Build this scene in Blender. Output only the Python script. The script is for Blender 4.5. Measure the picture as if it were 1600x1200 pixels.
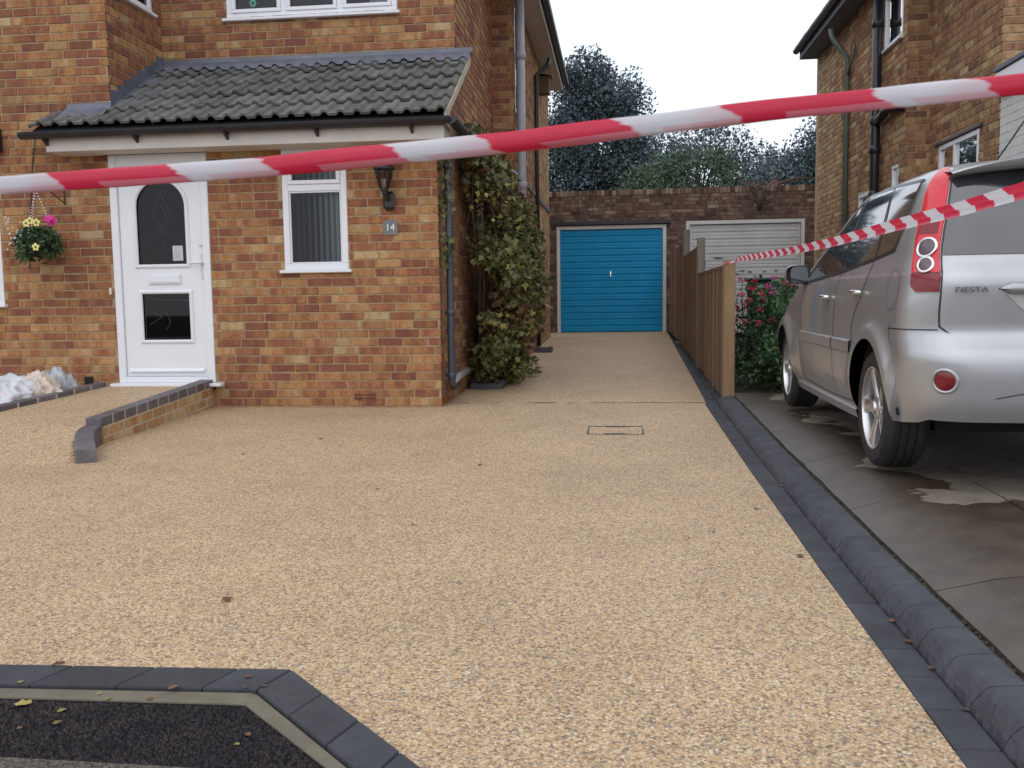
import bpy, math, random
import numpy as np
from mathutils import Vector, Matrix, noise as mnoise
random.seed(7)
rng = np.random.default_rng(7)
for o in list(bpy.data.objects): bpy.data.objects.remove(o)
S = bpy.context.scene
COL = S.collection
PI = math.pi

# ------------------------------------------------------------------ camera
FPX = 1445.0
CAM = np.array([0, 0, .955])
MR = np.array([[0.99350331, 0.00324357, 0.11375703],
               [0.11293502, 0.0951392, -0.98903701],
               [-0.01403077, 0.99545869, 0.0941548]])
cd = bpy.data.cameras.new('camera'); co = bpy.data.objects.new('camera', cd); COL.objects.link(co)
m4 = Matrix([list(MR[0]) + [0], list(MR[1]) + [0], list(MR[2]) + [CAM[2]], [0, 0, 0, 1]])
co.matrix_world = m4
cd.sensor_width = 36; cd.lens = 36 * FPX / 1600; cd.clip_start = .05; cd.clip_end = 400
cd.dof.use_dof = True; cd.dof.focus_distance = 8.0; cd.dof.aperture_fstop = 18
S.camera = co
S.render.resolution_x = 1024; S.render.resolution_y = 768

# ------------------------------------------------------------------ sky, sun, exposure
SUN_EL, SUN_ROT = math.radians(48), math.radians(200)
w = bpy.data.worlds.new('World'); S.world = w; w.use_nodes = True
nt = w.node_tree; nt.nodes.clear()
out = nt.nodes.new('ShaderNodeOutputWorld'); bg = nt.nodes.new('ShaderNodeBackground')
sky = nt.nodes.new('ShaderNodeTexSky'); sky.sky_type = 'NISHITA'; sky.sun_disc = False
sky.sun_elevation = SUN_EL; sky.sun_rotation = SUN_ROT
tc = nt.nodes.new('ShaderNodeTexCoord'); nz = nt.nodes.new('ShaderNodeTexNoise')
nz.inputs['Scale'].default_value = 2.2; nz.inputs['Detail'].default_value = 5
cr = nt.nodes.new('ShaderNodeValToRGB')
cr.color_ramp.elements[0].position = .3; cr.color_ramp.elements[0].color = (10.5, 11.4, 13.0, 1)
cr.color_ramp.elements[1].position = .7; cr.color_ramp.elements[1].color = (13.5, 13.9, 14.6, 1)
mx = nt.nodes.new('ShaderNodeMixRGB'); mx.inputs[0].default_value = .85
nt.links.new(tc.outputs['Generated'], nz.inputs['Vector']); nt.links.new(nz.outputs['Fac'], cr.inputs['Fac'])
nt.links.new(sky.outputs['Color'], mx.inputs[1]); nt.links.new(cr.outputs['Color'], mx.inputs[2])
nt.links.new(mx.outputs['Color'], bg.inputs['Color']); bg.inputs['Strength'].default_value = .10
nt.links.new(bg.outputs[0], out.inputs[0])
sl = bpy.data.lights.new('sun', 'SUN'); sl.energy = .55; sl.angle = math.radians(75); sl.color = (1, .95, .88)
so = bpy.data.objects.new('sun', sl); COL.objects.link(so)
sd = Vector((math.sin(SUN_ROT) * math.cos(SUN_EL), math.cos(SUN_ROT) * math.cos(SUN_EL), math.sin(SUN_EL)))
so.rotation_euler = sd.to_track_quat('Z', 'Y').to_euler()
S.view_settings.view_transform = 'Standard'; S.view_settings.look = 'None'
S.view_settings.exposure = 0.08; S.view_settings.gamma = 1; S.view_settings.use_curve_mapping = False
S.render.engine = 'CYCLES'

# ------------------------------------------------------------------ helpers
def at(px, py, X=None, Y=None, Z=None):
    d = MR @ np.array([(px - 800) / FPX, (600 - py) / FPX, -1.])
    t = X / d[0] if X is not None else Y / d[1] if Y is not None else (Z - CAM[2]) / d[2]
    return CAM + t * d
def proj(p):
    v = MR.T @ (np.array(p) - CAM)
    if -v[2] < .1: return None
    return 800 + FPX * v[0] / -v[2], 600 - FPX * v[1] / -v[2]
def lerp(a, b, t): return a + (b - a) * t

class MB:
    def __init__(s): s.v = []; s.f = []; s.c = []; s.cur = None
    def tint(s, r, g=.5, b=.5): s.cur = (r, g, b, 1)
    def add(s, vs, fs):
        n = len(s.v); s.v += [tuple(map(float, v)) for v in vs]
        s.f += [tuple(i + n for i in f) for f in fs]
        s.c += [s.cur or (.5, .5, .5, 1)] * len(vs)
    def box(s, lo, hi, jit=0, open_=''):
        (x0, y0, z0), (x1, y1, z1) = lo, hi
        vs = [(x0, y0, z0), (x1, y0, z0), (x1, y1, z0), (x0, y1, z0), (x0, y0, z1), (x1, y0, z1), (x1, y1, z1), (x0, y1, z1)]
        if jit: vs = [tuple(c + random.uniform(-jit, jit) for c in v) for v in vs]
        s.add(vs, [(0, 3, 2, 1), (4, 5, 6, 7), (0, 1, 5, 4), (1, 2, 6, 5), (2, 3, 7, 6), (3, 0, 4, 7)])
    def bbox(s, lo, hi, b=.004):
        """box with all edges chamfered"""
        lo = np.array(lo, float); hi = np.array(hi, float); b = min(b, (hi - lo).min() * .45)
        vs = []; idx = {}
        for i in range(8):
            sg = [(i >> k) & 1 for k in range(3)]
            for ax in range(3):
                p = []
                for k in range(3):
                    e = hi[k] if sg[k] else lo[k]
                    if k != ax: e += -b if sg[k] else b
                    p.append(e)
                idx[(i, ax)] = len(vs); vs.append(p)
        fs = []
        for ax in range(3):
            o1, o2 = [(1, 2), (2, 0), (0, 1)][ax]
            for sd_ in (0, 1):
                q = [sd_ << ax | a << o1 | c << o2 for a, c in ((0, 0), (1, 0), (1, 1), (0, 1))]
                f = [idx[(i, ax)] for i in q]
                fs.append(tuple(f if sd_ else f[::-1]))
        for ax in range(3):
            o1, o2 = [(1, 2), (2, 0), (0, 1)][ax]
            for a in (0, 1):
                for c in (0, 1):
                    i = a << o1 | c << o2; j = i | 1 << ax
                    f = [idx[(i, o1)], idx[(j, o1)], idx[(j, o2)], idx[(i, o2)]]
                    fs.append(tuple(f if (a ^ c) else f[::-1]))
        for i in range(8):
            f = [idx[(i, 0)], idx[(i, 1)], idx[(i, 2)]]
            fs.append(tuple(f if bin(i).count('1') % 2 else f[::-1]))
        s.add(vs, fs)
    def tube(s, pts, r, n=10, cap=True):
        pts = [np.array(p, float) for p in pts]; k = len(pts)
        rs = r if hasattr(r, '__len__') else [r] * k
        vs = []; fs = []; up = None
        for i, p in enumerate(pts):
            d = pts[min(i + 1, k - 1)] - pts[max(i - 1, 0)]; d = d / (np.linalg.norm(d) + 1e-9)
            if up is None: up = np.array([0, 0, 1.]) if abs(d[2]) < .9 else np.array([1., 0, 0])
            a = np.cross(d, up); a /= np.linalg.norm(a) + 1e-9; b_ = np.cross(a, d); up = b_
            for j in range(n):
                t = 2 * PI * j / n; vs.append(p + rs[i] * (math.cos(t) * a + math.sin(t) * b_))
        for i in range(k - 1):
            for j in range(n):
                q = (j + 1) % n; fs.append((i * n + j, i * n + q, (i + 1) * n + q, (i + 1) * n + j))
        if cap: fs += [tuple(range(n))[::-1], tuple((k - 1) * n + j for j in range(n))]
        s.add(vs, fs)
    def lathe(s, prof, n=24, axis='z', c=(0, 0, 0)):
        """prof: list of (r, h)"""
        vs = []; fs = []
        for r, h in prof:
            for j in range(n):
                t = 2 * PI * j / n; p = (r * math.cos(t), r * math.sin(t), h)
                if axis == 'x': p = (p[2], p[0], p[1])
                if axis == 'y': p = (p[1], p[2], p[0])
                vs.append((p[0] + c[0], p[1] + c[1], p[2] + c[2]))
        for i in range(len(prof) - 1):
            for j in range(n):
                q = (j + 1) % n; fs.append((i * n + j, i * n + q, (i + 1) * n + q, (i + 1) * n + j))
        s.add(vs, fs)
    def grid(s, rows, closed=False):
        R = len(rows); Cn = len(rows[0]); vs = [p for r in rows for p in r]
        fs = []
        for i in range(R - 1):
            for j in range(Cn - (0 if closed else 1)):
                q = (j + 1) % Cn
                fs.append((i * Cn + j, i * Cn + q, (i + 1) * Cn + q, (i + 1) * Cn + j))
        s.add(vs, fs)
    def prism(s, poly, ext):
        """closed polygon (3d pts) extruded by vector ext"""
        n = len(poly); e = np.array(ext, float)
        vs = [np.array(p, float) for p in poly] + [np.array(p, float) + e for p in poly]
        fs = [tuple(range(n)), tuple(range(2 * n - 1, n - 1, -1))]
        fs += [(i, (i + 1) % n, n + (i + 1) % n, n + i)[::-1] for i in range(n)]
        s.add(vs, fs)
    def build(s, name, mat, parent=None, smooth=False, kind=None, label=None, org=None, bev=0, autosm=None):
        P = np.zeros(3)
        q = parent
        while q is not None:
            P += np.array(q.location); q = q.parent
        o3 = np.array(org, float) if org is not None else P
        me = bpy.data.meshes.new(name)
        me.from_pydata([(a - o3[0], b - o3[1], c - o3[2]) for a, b, c in s.v], [], s.f)
        if s.cur is not None:
            ca = me.color_attributes.new('tint', 'FLOAT_COLOR', 'POINT')
            ca.data.foreach_set('color', np.array(s.c, 'f').ravel())
        me.materials.append(mat)
        if smooth: me.polygons.foreach_set('use_smooth', [True] * len(me.polygons))
        o = bpy.data.objects.new(name, me); COL.objects.link(o)
        if parent is not None: o.parent = parent
        o.location = o3 - P
        if kind: o['kind'] = kind
        if label: o['label'] = label
        if bev:
            m = o.modifiers.new('bevel', 'BEVEL'); m.width = bev; m.segments = 2; m.limit_method = 'ANGLE'
        if autosm:
            m = o.modifiers.new('wn', 'EDGE_SPLIT'); m.split_angle = math.radians(autosm)
        return o

def thing(name, label, cat, loc=(0, 0, 0), group=None, rotz=0):
    o = bpy.data.objects.new(name, None); COL.objects.link(o); o.location = loc; o.rotation_euler.z = rotz
    o.empty_display_size = .1
    o['label'] = label; o['category'] = cat
    if group: o['group'] = group
    return o
def tag(o, label, cat, group=None):
    o['label'] = label; o['category'] = cat
    if group: o['group'] = group
    return o
def struct(o): o['kind'] = 'structure'; return o
def dup(root, loc, rot=None, label=None):
    r = root.copy(); COL.objects.link(r); r.location = loc
    if rot is not None: r.rotation_euler = rot
    if label: r['label'] = label
    for ch in list(root.children):
        c = ch.copy(); COL.objects.link(c); c.parent = r
        for g in list(ch.children):
            d = g.copy(); COL.objects.link(d); d.parent = c
    return r

# ------------------------------------------------------------------ materials
def M(name, col, rough=.6, metal=0, var=.12, scale=6, bump=0, bscale=80, coat=0, spec=.5, col2=None, dirt=0, dirtcol=(.05, .045, .03), trans=0, tintamt=0, sss=0, stretch=None):
    m = bpy.data.materials.new(name); m.use_nodes = True; t = m.node_tree; N = t.nodes; L = t.links
    b = N['Principled BSDF']; b.inputs['Roughness'].default_value = rough; b.inputs['Metallic'].default_value = metal
    b.inputs['Coat Weight'].default_value = coat; b.inputs['Coat Roughness'].default_value = .05
    b.inputs['Specular IOR Level'].default_value = spec
    g = N.new('ShaderNodeNewGeometry'); pos = g.outputs['Position']
    if stretch:
        mp = N.new('ShaderNodeMapping'); mp.inputs['Scale'].default_value = stretch; L.new(pos, mp.inputs[0]); pos = mp.outputs[0]
    n = N.new('ShaderNodeTexNoise'); n.inputs['Scale'].default_value = scale; n.inputs['Detail'].default_value = 6; n.inputs['Roughness'].default_value = .65
    L.new(pos, n.inputs['Vector'])
    r = N.new('ShaderNodeValToRGB'); e = r.color_ramp.elements
    c2 = col2 or tuple(c * (1 + var) for c in col); c1 = tuple(c * (1 - var) for c in col)
    e[0].position = .3; e[0].color = (*c1, 1); e[1].position = .7; e[1].color = (*c2, 1)
    L.new(n.outputs['Fac'], r.inputs['Fac']); c = r.outputs['Color']
    if tintamt:
        a = N.new('ShaderNodeAttribute'); a.attribute_name = 'tint'
        sp = N.new('ShaderNodeSeparateColor'); L.new(a.outputs['Color'], sp.inputs[0])
        mm = N.new('ShaderNodeMapRange'); mm.inputs['To Min'].default_value = 1 - tintamt; mm.inputs['To Max'].default_value = 1 + tintamt
        L.new(sp.outputs[1], mm.inputs['Value'])
        v = N.new('ShaderNodeVectorMath'); v.operation = 'SCALE'; L.new(c, v.inputs[0]); L.new(mm.outputs[0], v.inputs['Scale']); c = v.outputs[0]
    if dirt:
        n2 = N.new('ShaderNodeTexNoise'); n2.inputs['Scale'].default_value = 1.7; n2.inputs['Detail'].default_value = 8; n2.inputs['Roughness'].default_value = .7
        L.new(pos, n2.inputs['Vector'])
        mr = N.new('ShaderNodeMapRange'); mr.inputs['From Min'].default_value = .45; mr.inputs['From Max'].default_value = .75; mr.inputs['To Max'].default_value = dirt
        L.new(n2.outputs['Fac'], mr.inputs['Value'])
        mi = N.new('ShaderNodeMixRGB'); L.new(mr.outputs[0], mi.inputs[0]); L.new(c, mi.inputs[1]); mi.inputs[2].default_value = (*dirtcol, 1); c = mi.outputs[0]
    L.new(c, b.inputs['Base Color'])
    if bump:
        n3 = N.new('ShaderNodeTexNoise'); n3.inputs['Scale'].default_value = bscale; n3.inputs['Detail'].default_value = 4
        L.new(pos, n3.inputs['Vector'])
        bp = N.new('ShaderNodeBump'); bp.inputs['Strength'].default_value = bump; bp.inputs['Distance'].default_value = .004
        L.new(n3.outputs['Fac'], bp.inputs['Height']); L.new(bp.outputs[0], b.inputs['Normal'])
    return m

def brick_mat(name, ramp, dark=1.0, dirt=.25, grime=(.06, .05, .04)):
    m = bpy.data.materials.new(name); m.use_nodes = True; t = m.node_tree; N = t.nodes; L = t.links
    b = N['Principled BSDF']; b.inputs['Roughness'].default_value = .85; b.inputs['Specular IOR Level'].default_value = .25
    a = N.new('ShaderNodeAttribute'); a.attribute_name = 'tint'
    sp = N.new('ShaderNodeSeparateColor'); L.new(a.outputs['Color'], sp.inputs[0])
    g = N.new('ShaderNodeNewGeometry')
    # bands of lighter clay across each brick, shifted from brick to brick
    mp = N.new('ShaderNodeMapping'); mp.inputs['Scale'].default_value = (1, 1, .22); L.new(g.outputs['Position'], mp.inputs[0])
    off = N.new('ShaderNodeVectorMath'); off.operation = 'MULTIPLY_ADD'
    L.new(sp.outputs[2], off.inputs[0]); off.inputs[1].default_value = (37, 53, 91); L.new(mp.outputs[0], off.inputs[2])
    n = N.new('ShaderNodeTexNoise'); n.inputs['Scale'].default_value = 11; n.inputs['Detail'].default_value = 2; L.new(off.outputs[0], n.inputs['Vector'])
    n2 = N.new('ShaderNodeTexNoise'); n2.inputs['Scale'].default_value = 45; n2.inputs['Detail'].default_value = 6; L.new(g.outputs['Position'], n2.inputs['Vector'])
    s1 = N.new('ShaderNodeMapRange'); s1.inputs['From Min'].default_value = .42; s1.inputs['From Max'].default_value = .58; s1.inputs['To Min'].default_value = -.1; s1.inputs['To Max'].default_value = .17
    L.new(n.outputs['Fac'], s1.inputs['Value'])
    s2 = N.new('ShaderNodeMapRange'); s2.inputs['From Min'].default_value = .3; s2.inputs['From Max'].default_value = .7; s2.inputs['To Min'].default_value = -.13; s2.inputs['To Max'].default_value = .13
    L.new(n2.outputs['Fac'], s2.inputs['Value'])
    a1 = N.new('ShaderNodeMath'); a1.operation = 'ADD'; L.new(sp.outputs[0], a1.inputs[0]); L.new(s1.outputs[0], a1.inputs[1])
    a2 = N.new('ShaderNodeMath'); a2.operation = 'ADD'; L.new(a1.outputs[0], a2.inputs[0]); L.new(s2.outputs[0], a2.inputs[1])
    r = N.new('ShaderNodeValToRGB'); els = r.color_ramp.elements
    while len(els) < len(ramp): els.new(.5)
    for e, (p, c) in zip(els, ramp): e.position = p; e.color = (*c, 1)
    L.new(a2.outputs[0], r.inputs['Fac'])
    mm = N.new('ShaderNodeMapRange'); mm.inputs['To Min'].default_value = .86 * dark; mm.inputs['To Max'].default_value = 1.14 * dark; L.new(sp.outputs[1], mm.inputs['Value'])
    v = N.new('ShaderNodeVectorMath'); v.operation = 'SCALE'; L.new(r.outputs[0], v.inputs[0]); L.new(mm.outputs[0], v.inputs['Scale'])
    n4 = N.new('ShaderNodeTexNoise'); n4.inputs['Scale'].default_value = .9; n4.inputs['Detail'].default_value = 9; n4.inputs['Roughness'].default_value = .7; L.new(g.outputs['Position'], n4.inputs['Vector'])
    mr = N.new('ShaderNodeMapRange'); mr.inputs['From Min'].default_value = .48; mr.inputs['From Max'].default_value = .75; mr.inputs['To Max'].default_value = dirt; L.new(n4.outputs['Fac'], mr.inputs['Value'])
    mi = N.new('ShaderNodeMixRGB'); L.new(mr.outputs[0], mi.inputs[0]); L.new(v.outputs[0], mi.inputs[1]); mi.inputs[2].default_value = (*grime, 1)
    L.new(mi.outputs[0], b.inputs['Base Color'])
    bp = N.new('ShaderNodeBump'); bp.inputs['Strength'].default_value = .6; bp.inputs['Distance'].default_value = .004
    L.new(n2.outputs['Fac'], bp.inputs['Height']); L.new(bp.outputs[0], b.inputs['Normal'])
    return m
RAMP = [(0, (.185, .07, .054)), (.25, (.23, .086, .051)), (.45, (.295, .126, .057)), (.62, (.365, .182, .078)), (.8, (.39, .235, .105)), (1, (.43, .32, .185))]
MAT = {}
MAT['brick'] = brick_mat('red_and_buff_brick', RAMP)
MAT['brick_n'] = brick_mat('neighbour_brick', [(0, (.15, .072, .05)), (.3, (.22, .105, .062)), (.5, (.3, .16, .085)), (.7, (.38, .24, .115)), (1, (.44, .34, .2))], dirt=.3)
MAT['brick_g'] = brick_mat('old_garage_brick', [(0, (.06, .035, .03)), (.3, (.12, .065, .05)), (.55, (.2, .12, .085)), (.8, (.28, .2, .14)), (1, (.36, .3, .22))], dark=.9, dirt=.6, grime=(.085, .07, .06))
MAT['blue_brick'] = M('blue_engineering_brick', (.115, .102, .108), .6, var=.3, scale=14, bump=.3, tintamt=.25)
MAT['mortar'] = M('sandy_mortar', (.38, .27, .16), .9, var=.2, scale=12, bump=.4, dirt=.3)
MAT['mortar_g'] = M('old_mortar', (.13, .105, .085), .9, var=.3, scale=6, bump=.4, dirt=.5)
MAT['mortar_l'] = M('pale_mortar', (.45, .38, .28), .9, var=.15)
MAT['upvc'] = M('white_plastic', (.76, .77, .8), .3, var=.03, scale=3)
MAT['white_paint'] = M('aged_white_paint', (.62, .62, .6), .5, var=.08, scale=3, dirt=.3, dirtcol=(.3, .28, .24))
MAT['soffit'] = M('cream_soffit_paint', (.58, .54, .5), .6, var=.06, dirt=.25, dirtcol=(.3, .26, .2))
MAT['black'] = M('black_plastic', (.018, .018, .022), .35, var=.2)
MAT['grey_pipe'] = M('grey_plastic_pipe', (.34, .34, .38), .4, var=.12, dirt=.2)
MAT['slate_pipe'] = M('dark_grey_plastic_pipe', (.055, .057, .075), .4, var=.12)
MAT['green_pipe'] = M('green_painted_pipe', (.12, .15, .12), .5, var=.15)
MAT['lead'] = M('lead_sheet', (.12, .13, .165), .5, metal=.0, var=.25, scale=5, bump=.2, bscale=20)
MAT['tile'] = M('weathered_concrete_roof_tile', (.118, .114, .106), .8, var=.35, scale=7, bump=.7, bscale=90, tintamt=.2, dirt=.5, dirtcol=(.12, .12, .108))
MAT['rooftile'] = M('dark_roof_tile', (.07, .065, .075), .8, var=.3, bump=.4)
MAT['concrete_light'] = M('concrete_edging', (.15, .13, .092), .85, var=.22, scale=10, bump=.6, bscale=120, dirt=.4, dirtcol=(.15, .13, .09))
MAT['paver'] = M('charcoal_block_paving', (.038, .04, .048), .75, var=.3, scale=9, bump=.6, bscale=220, tintamt=.22, dirt=.25, dirtcol=(.1, .095, .09))
MAT['kerb'] = M('charcoal_kerb', (.047, .051, .061), .8, var=.3, scale=12, bump=1.0, bscale=60, tintamt=.07, dirt=.3, dirtcol=(.11, .1, .1))
MAT['soil'] = M('dark_soil', (.06, .05, .038), .95, var=.5, scale=30, bump=1, bscale=90)
MAT['rim'] = M('silver_alloy', (.62, .62, .63), .3, metal=.9, var=.08)
MAT['rubber'] = M('tyre_rubber', (.018, .017, .018), .7, var=.25, scale=20, bump=.3)
MAT['chrome'] = M('bright_metal', (.75, .75, .76), .2, metal=1, var=.04)
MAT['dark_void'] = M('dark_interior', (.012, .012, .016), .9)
MAT['carpaint'] = M('silver_car_paint', (.45, .46, .475), .36, metal=.65, var=.04, scale=2, coat=.6, dirt=.22, dirtcol=(.2, .17, .13))
MAT['cartrim'] = M('silver_trim', (.4, .4, .41), .4, metal=.6, var=.03, coat=.3)
MAT['carglass'] = M('tinted_car_glass', (.02, .023, .028), .04, var=.1, spec=.9, coat=1)
MAT['red_lens'] = M('red_lamp_lens', (.62, .012, .025), .2, var=.12, scale=30, coat=.5)
MAT['dred_lens'] = M('dark_red_lamp_lens', (.2, .006, .015), .25, var=.2, scale=30, coat=.3)
MAT['clear_lens'] = M('smoked_clear_lens', (.11, .07, .08), .3, metal=0, var=.3, scale=60, coat=.4)
MAT['wood'] = M('pressure_treated_timber', (.165, .1, .06), .8, var=.3, scale=4, bump=.5, bscale=60, tintamt=.25, stretch=(14, 14, .8), dirt=.2)
MAT['wood_post'] = M('fresh_timber_post', (.24, .15, .078), .75, var=.25, scale=4, bump=.4, bscale=60, stretch=(12, 12, .6))
MAT['wood_grey'] = M('weathered_grey_timber', (.19, .17, .14), .85, var=.25, scale=4, bump=.5, stretch=(12, 12, .6))
MAT['blue_door'] = M('blue_painted_steel', (.001, .27, .55), .5, var=.08, scale=2.5, spec=.3, dirt=.2, dirtcol=(.003, .2, .4))
MAT['white_door'] = M('weathered_white_steel', (.56, .56, .56), .5, var=.06, scale=2, dirt=.35, dirtcol=(.28, .28, .26))
MAT['leaf'] = M('creeper_leaf', (.07, .1, .032), .55, var=.35, scale=4, tintamt=.6, col2=(.15, .14, .04))
MAT['leaf_y'] = M('yellowing_leaf', (.24, .2, .05), .55, var=.35, scale=9, tintamt=.4)
MAT['leaf_b'] = M('brown_leaf', (.13, .065, .035), .7, var=.4, scale=9, tintamt=.4)
MAT['leaf_d'] = M('hazed_evergreen_leaf', (.07, .1, .112), .6, var=.4, scale=.8, tintamt=.6)  # blue veil of haze over the crowns put into the leaf colour
MAT['leaf_m'] = M('green_leaf', (.075, .12, .07), .55, var=.35, scale=1.5, tintamt=.5)
MAT['leaf_s'] = M('shrub_leaf', (.04, .085, .028), .5, var=.4, scale=4, tintamt=.55)
MAT['leaf_h'] = M('hazed_tree_leaf', (.11, .15, .155), .6, var=.3, scale=1, tintamt=.5)  # bluish tone is haze painted into the leaves
MAT['petal_r'] = M('red_petal', (.5, .02, .05), .6, var=.3, scale=20)
MAT['petal_p'] = M('pink_petal', (.6, .03, .26), .6, var=.25, scale=20)
MAT['petal_y'] = M('pale_yellow_petal', (.75, .7, .25), .6, var=.15, scale=20)
MAT['petal_w'] = M('white_petal', (.75, .75, .7), .6, var=.1)
MAT['bark'] = M('bark', (.07, .05, .035), .9, var=.3, bump=.8, bscale=40)
MAT['twig'] = M('dry_twig', (.13, .085, .06), .9, var=.3)
MAT['blind'] = M('grey_blind_fabric', (.42, .47, .48), .8, var=.08)
MAT['plate'] = M('slate_number_plate', (.16, .16, .165), .5, var=.15, scale=20, bump=.2)
MAT['white_ink'] = M('white_lettering', (.8, .8, .8), .5, var=.02)
MAT['bin'] = M('dark_green_plastic', (.012, .035, .025), .4)
MAT['badge'] = M('dark_chrome_lettering', (.1, .1, .11), .25, metal=.4, var=.05)

# thin window glass: mostly see-through, mirror-like at the grazing angle
def glassmat(name, tint, refl):
    m = bpy.data.materials.new(name); m.use_nodes = True; t = m.node_tree; N = t.nodes; L = t.links
    N.remove(N['Principled BSDF']); o = N['Material Output']
    a = N.new('ShaderNodeBsdfTransparent'); a.inputs[0].default_value = (*tint, 1)
    g = N.new('ShaderNodeBsdfGlossy'); g.inputs['Roughness'].default_value = .02
    f = N.new('ShaderNodeFresnel'); f.inputs[0].default_value = refl
    mx_ = N.new('ShaderNodeMixShader'); L.new(f.outputs[0], mx_.inputs[0]); L.new(a.outputs[0], mx_.inputs[1]); L.new(g.outputs[0], mx_.inputs[2]); L.new(mx_.outputs[0], o.inputs[0])
    return m
MAT['glass'] = glassmat('window_glass', (.8, .83, .84), 1.5)
MAT['lamp_glass'] = glassmat('bevelled_lamp_glass', (.8, .8, .8), 1.6)
MAT['glass_dark'] = glassmat('obscured_glass', (.25, .26, .3), 1.45)

def bagmat(name, c):
    m = M(name, c, .35, var=.08, scale=6, bump=.5, bscale=14)
    m.node_tree.nodes['Principled BSDF'].inputs['Subsurface Weight'].default_value = .1
    return m
MAT['bag_w'] = bagmat('white_polythene', (.6, .6, .62)); MAT['bag_p'] = bagmat('pinkish_polythene', (.62, .52, .44)); MAT['bag_g'] = bagmat('grey_polythene', (.44, .46, .48))

# resin bound gravel: every stone its own colour cell
def resin_mat():
    m = bpy.data.materials.new('resin_bound_gravel'); m.use_nodes = True; t = m.node_tree; N = t.nodes; L = t.links
    b = N['Principled BSDF']; b.inputs['Roughness'].default_value = .6; b.inputs['Specular IOR Level'].default_value = .3
    g = N.new('ShaderNodeNewGeometry')
    nw = N.new('ShaderNodeTexNoise'); nw.inputs['Scale'].default_value = 60; L.new(g.outputs['Position'], nw.inputs['Vector'])
    ad = N.new('ShaderNodeVectorMath'); ad.operation = 'MULTIPLY_ADD'; ad.inputs[1].default_value = (.012,) * 3
    L.new(nw.outputs['Color'], ad.inputs[0]); L.new(g.outputs['Position'], ad.inputs[2])
    v = N.new('ShaderNodeTexVoronoi'); v.inputs['Scale'].default_value = 140; v.inputs['Randomness'].default_value = 1; L.new(ad.outputs[0], v.inputs['Vector'])
    sp = N.new('ShaderNodeSeparateColor'); L.new(v.outputs['Color'], sp.inputs[0])
    r = N.new('ShaderNodeValToRGB'); r.color_ramp.interpolation = 'CONSTANT'
    cols = [(0, (.24, .175, .13)), (.08, (.35, .22, .135)), (.17, (.36, .295, .225)), (.27, (.53, .35, .195)), (.46, (.63, .44, .262)), (.66, (.70, .52, .328)), (.82, (.62, .41, .225)), (.93, (.75, .62, .43))]
    e = r.color_ramp.elements
    while len(e) < len(cols): e.new(.5)
    for q, (p, c) in zip(e, cols): q.position = p; q.color = (*c, 1)
    L.new(sp.outputs[0], r.inputs[0])
    n = N.new('ShaderNodeTexNoise'); n.inputs['Scale'].default_value = 1.1; n.inputs['Detail'].default_value = 7; n.inputs['Roughness'].default_value = .7; L.new(g.outputs['Position'], n.inputs['Vector'])
    mr = N.new('ShaderNodeMapRange'); mr.inputs['From Min'].default_value = .3; mr.inputs['From Max'].default_value = .7; mr.inputs['To Min'].default_value = .86; mr.inputs['To Max'].default_value = 1.08; L.new(n.outputs['Fac'], mr.inputs['Value'])
    # dark gaps between stones
    gap = N.new('ShaderNodeMapRange'); gap.inputs['From Min'].default_value = .35; gap.inputs['From Max'].default_value = .75; gap.inputs['To Min'].default_value = 1; gap.inputs['To Max'].default_value = .7; L.new(v.outputs['Distance'], gap.inputs['Value'])
    mu = N.new('ShaderNodeMath'); mu.operation = 'MULTIPLY'; L.new(mr.outputs[0], mu.inputs[0]); L.new(gap.outputs[0], mu.inputs[1])
    s = N.new('ShaderNodeVectorMath'); s.operation = 'SCALE'; L.new(r.outputs[0], s.inputs[0]); L.new(mu.outputs[0], s.inputs['Scale'])
    L.new(s.outputs[0], b.inputs['Base Color'])
    bp = N.new('ShaderNodeBump'); bp.invert = True; bp.inputs['Strength'].default_value = .7; bp.inputs['Distance'].default_value = .004; L.new(v.outputs['Distance'], bp.inputs['Height']); L.new(bp.outputs[0], b.inputs['Normal'])
    return m
MAT['resin'] = resin_mat()
def asphalt_mat(name, base, scale):
    m = bpy.data.materials.new(name); m.use_nodes = True; t = m.node_tree; N = t.nodes; L = t.links
    b = N['Principled BSDF']; b.inputs['Roughness'].default_value = .8; b.inputs['Specular IOR Level'].default_value = .15
    g = N.new('ShaderNodeNewGeometry')
    v = N.new('ShaderNodeTexVoronoi'); v.inputs['Scale'].default_value = scale; L.new(g.outputs['Position'], v.inputs['Vector'])
    sp = N.new('ShaderNodeSeparateColor'); L.new(v.outputs['Color'], sp.inputs[0])
    n = N.new('ShaderNodeTexNoise'); n.inputs['Scale'].default_value = 3; n.inputs['Detail'].default_value = 6; L.new(g.outputs['Position'], n.inputs['Vector'])
    r = N.new('ShaderNodeValToRGB'); e = r.color_ramp.elements
    e[0].color = (*[c * .45 for c in base], 1); e[1].color = (*[c * 1.8 for c in base], 1)
    a = N.new('ShaderNodeMath'); a.operation = 'ADD'; L.new(sp.outputs[0], a.inputs[0]); L.new(n.outputs['Fac'], a.inputs[1])
    h = N.new('ShaderNodeMath'); h.operation = 'MULTIPLY'; h.inputs[1].default_value = .55; L.new(a.outputs[0], h.inputs[0]); L.new(h.outputs[0], r.inputs[0]); L.new(r.outputs[0], b.inputs['Base Color'])
    bp = N.new('ShaderNodeBump'); bp.invert = True; bp.inputs['Strength'].default_value = 1; bp.inputs['Distance'].default_value = .012; L.new(v.outputs['Distance'], bp.inputs['Height']); L.new(bp.outputs[0], b.inputs['Normal'])
    return m
MAT['asphalt'] = asphalt_mat('footway_tarmac', (.008, .0075, .009), 95)
MAT['asphalt2'] = asphalt_mat('older_tarmac', (.12, .1, .085), 90)
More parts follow.
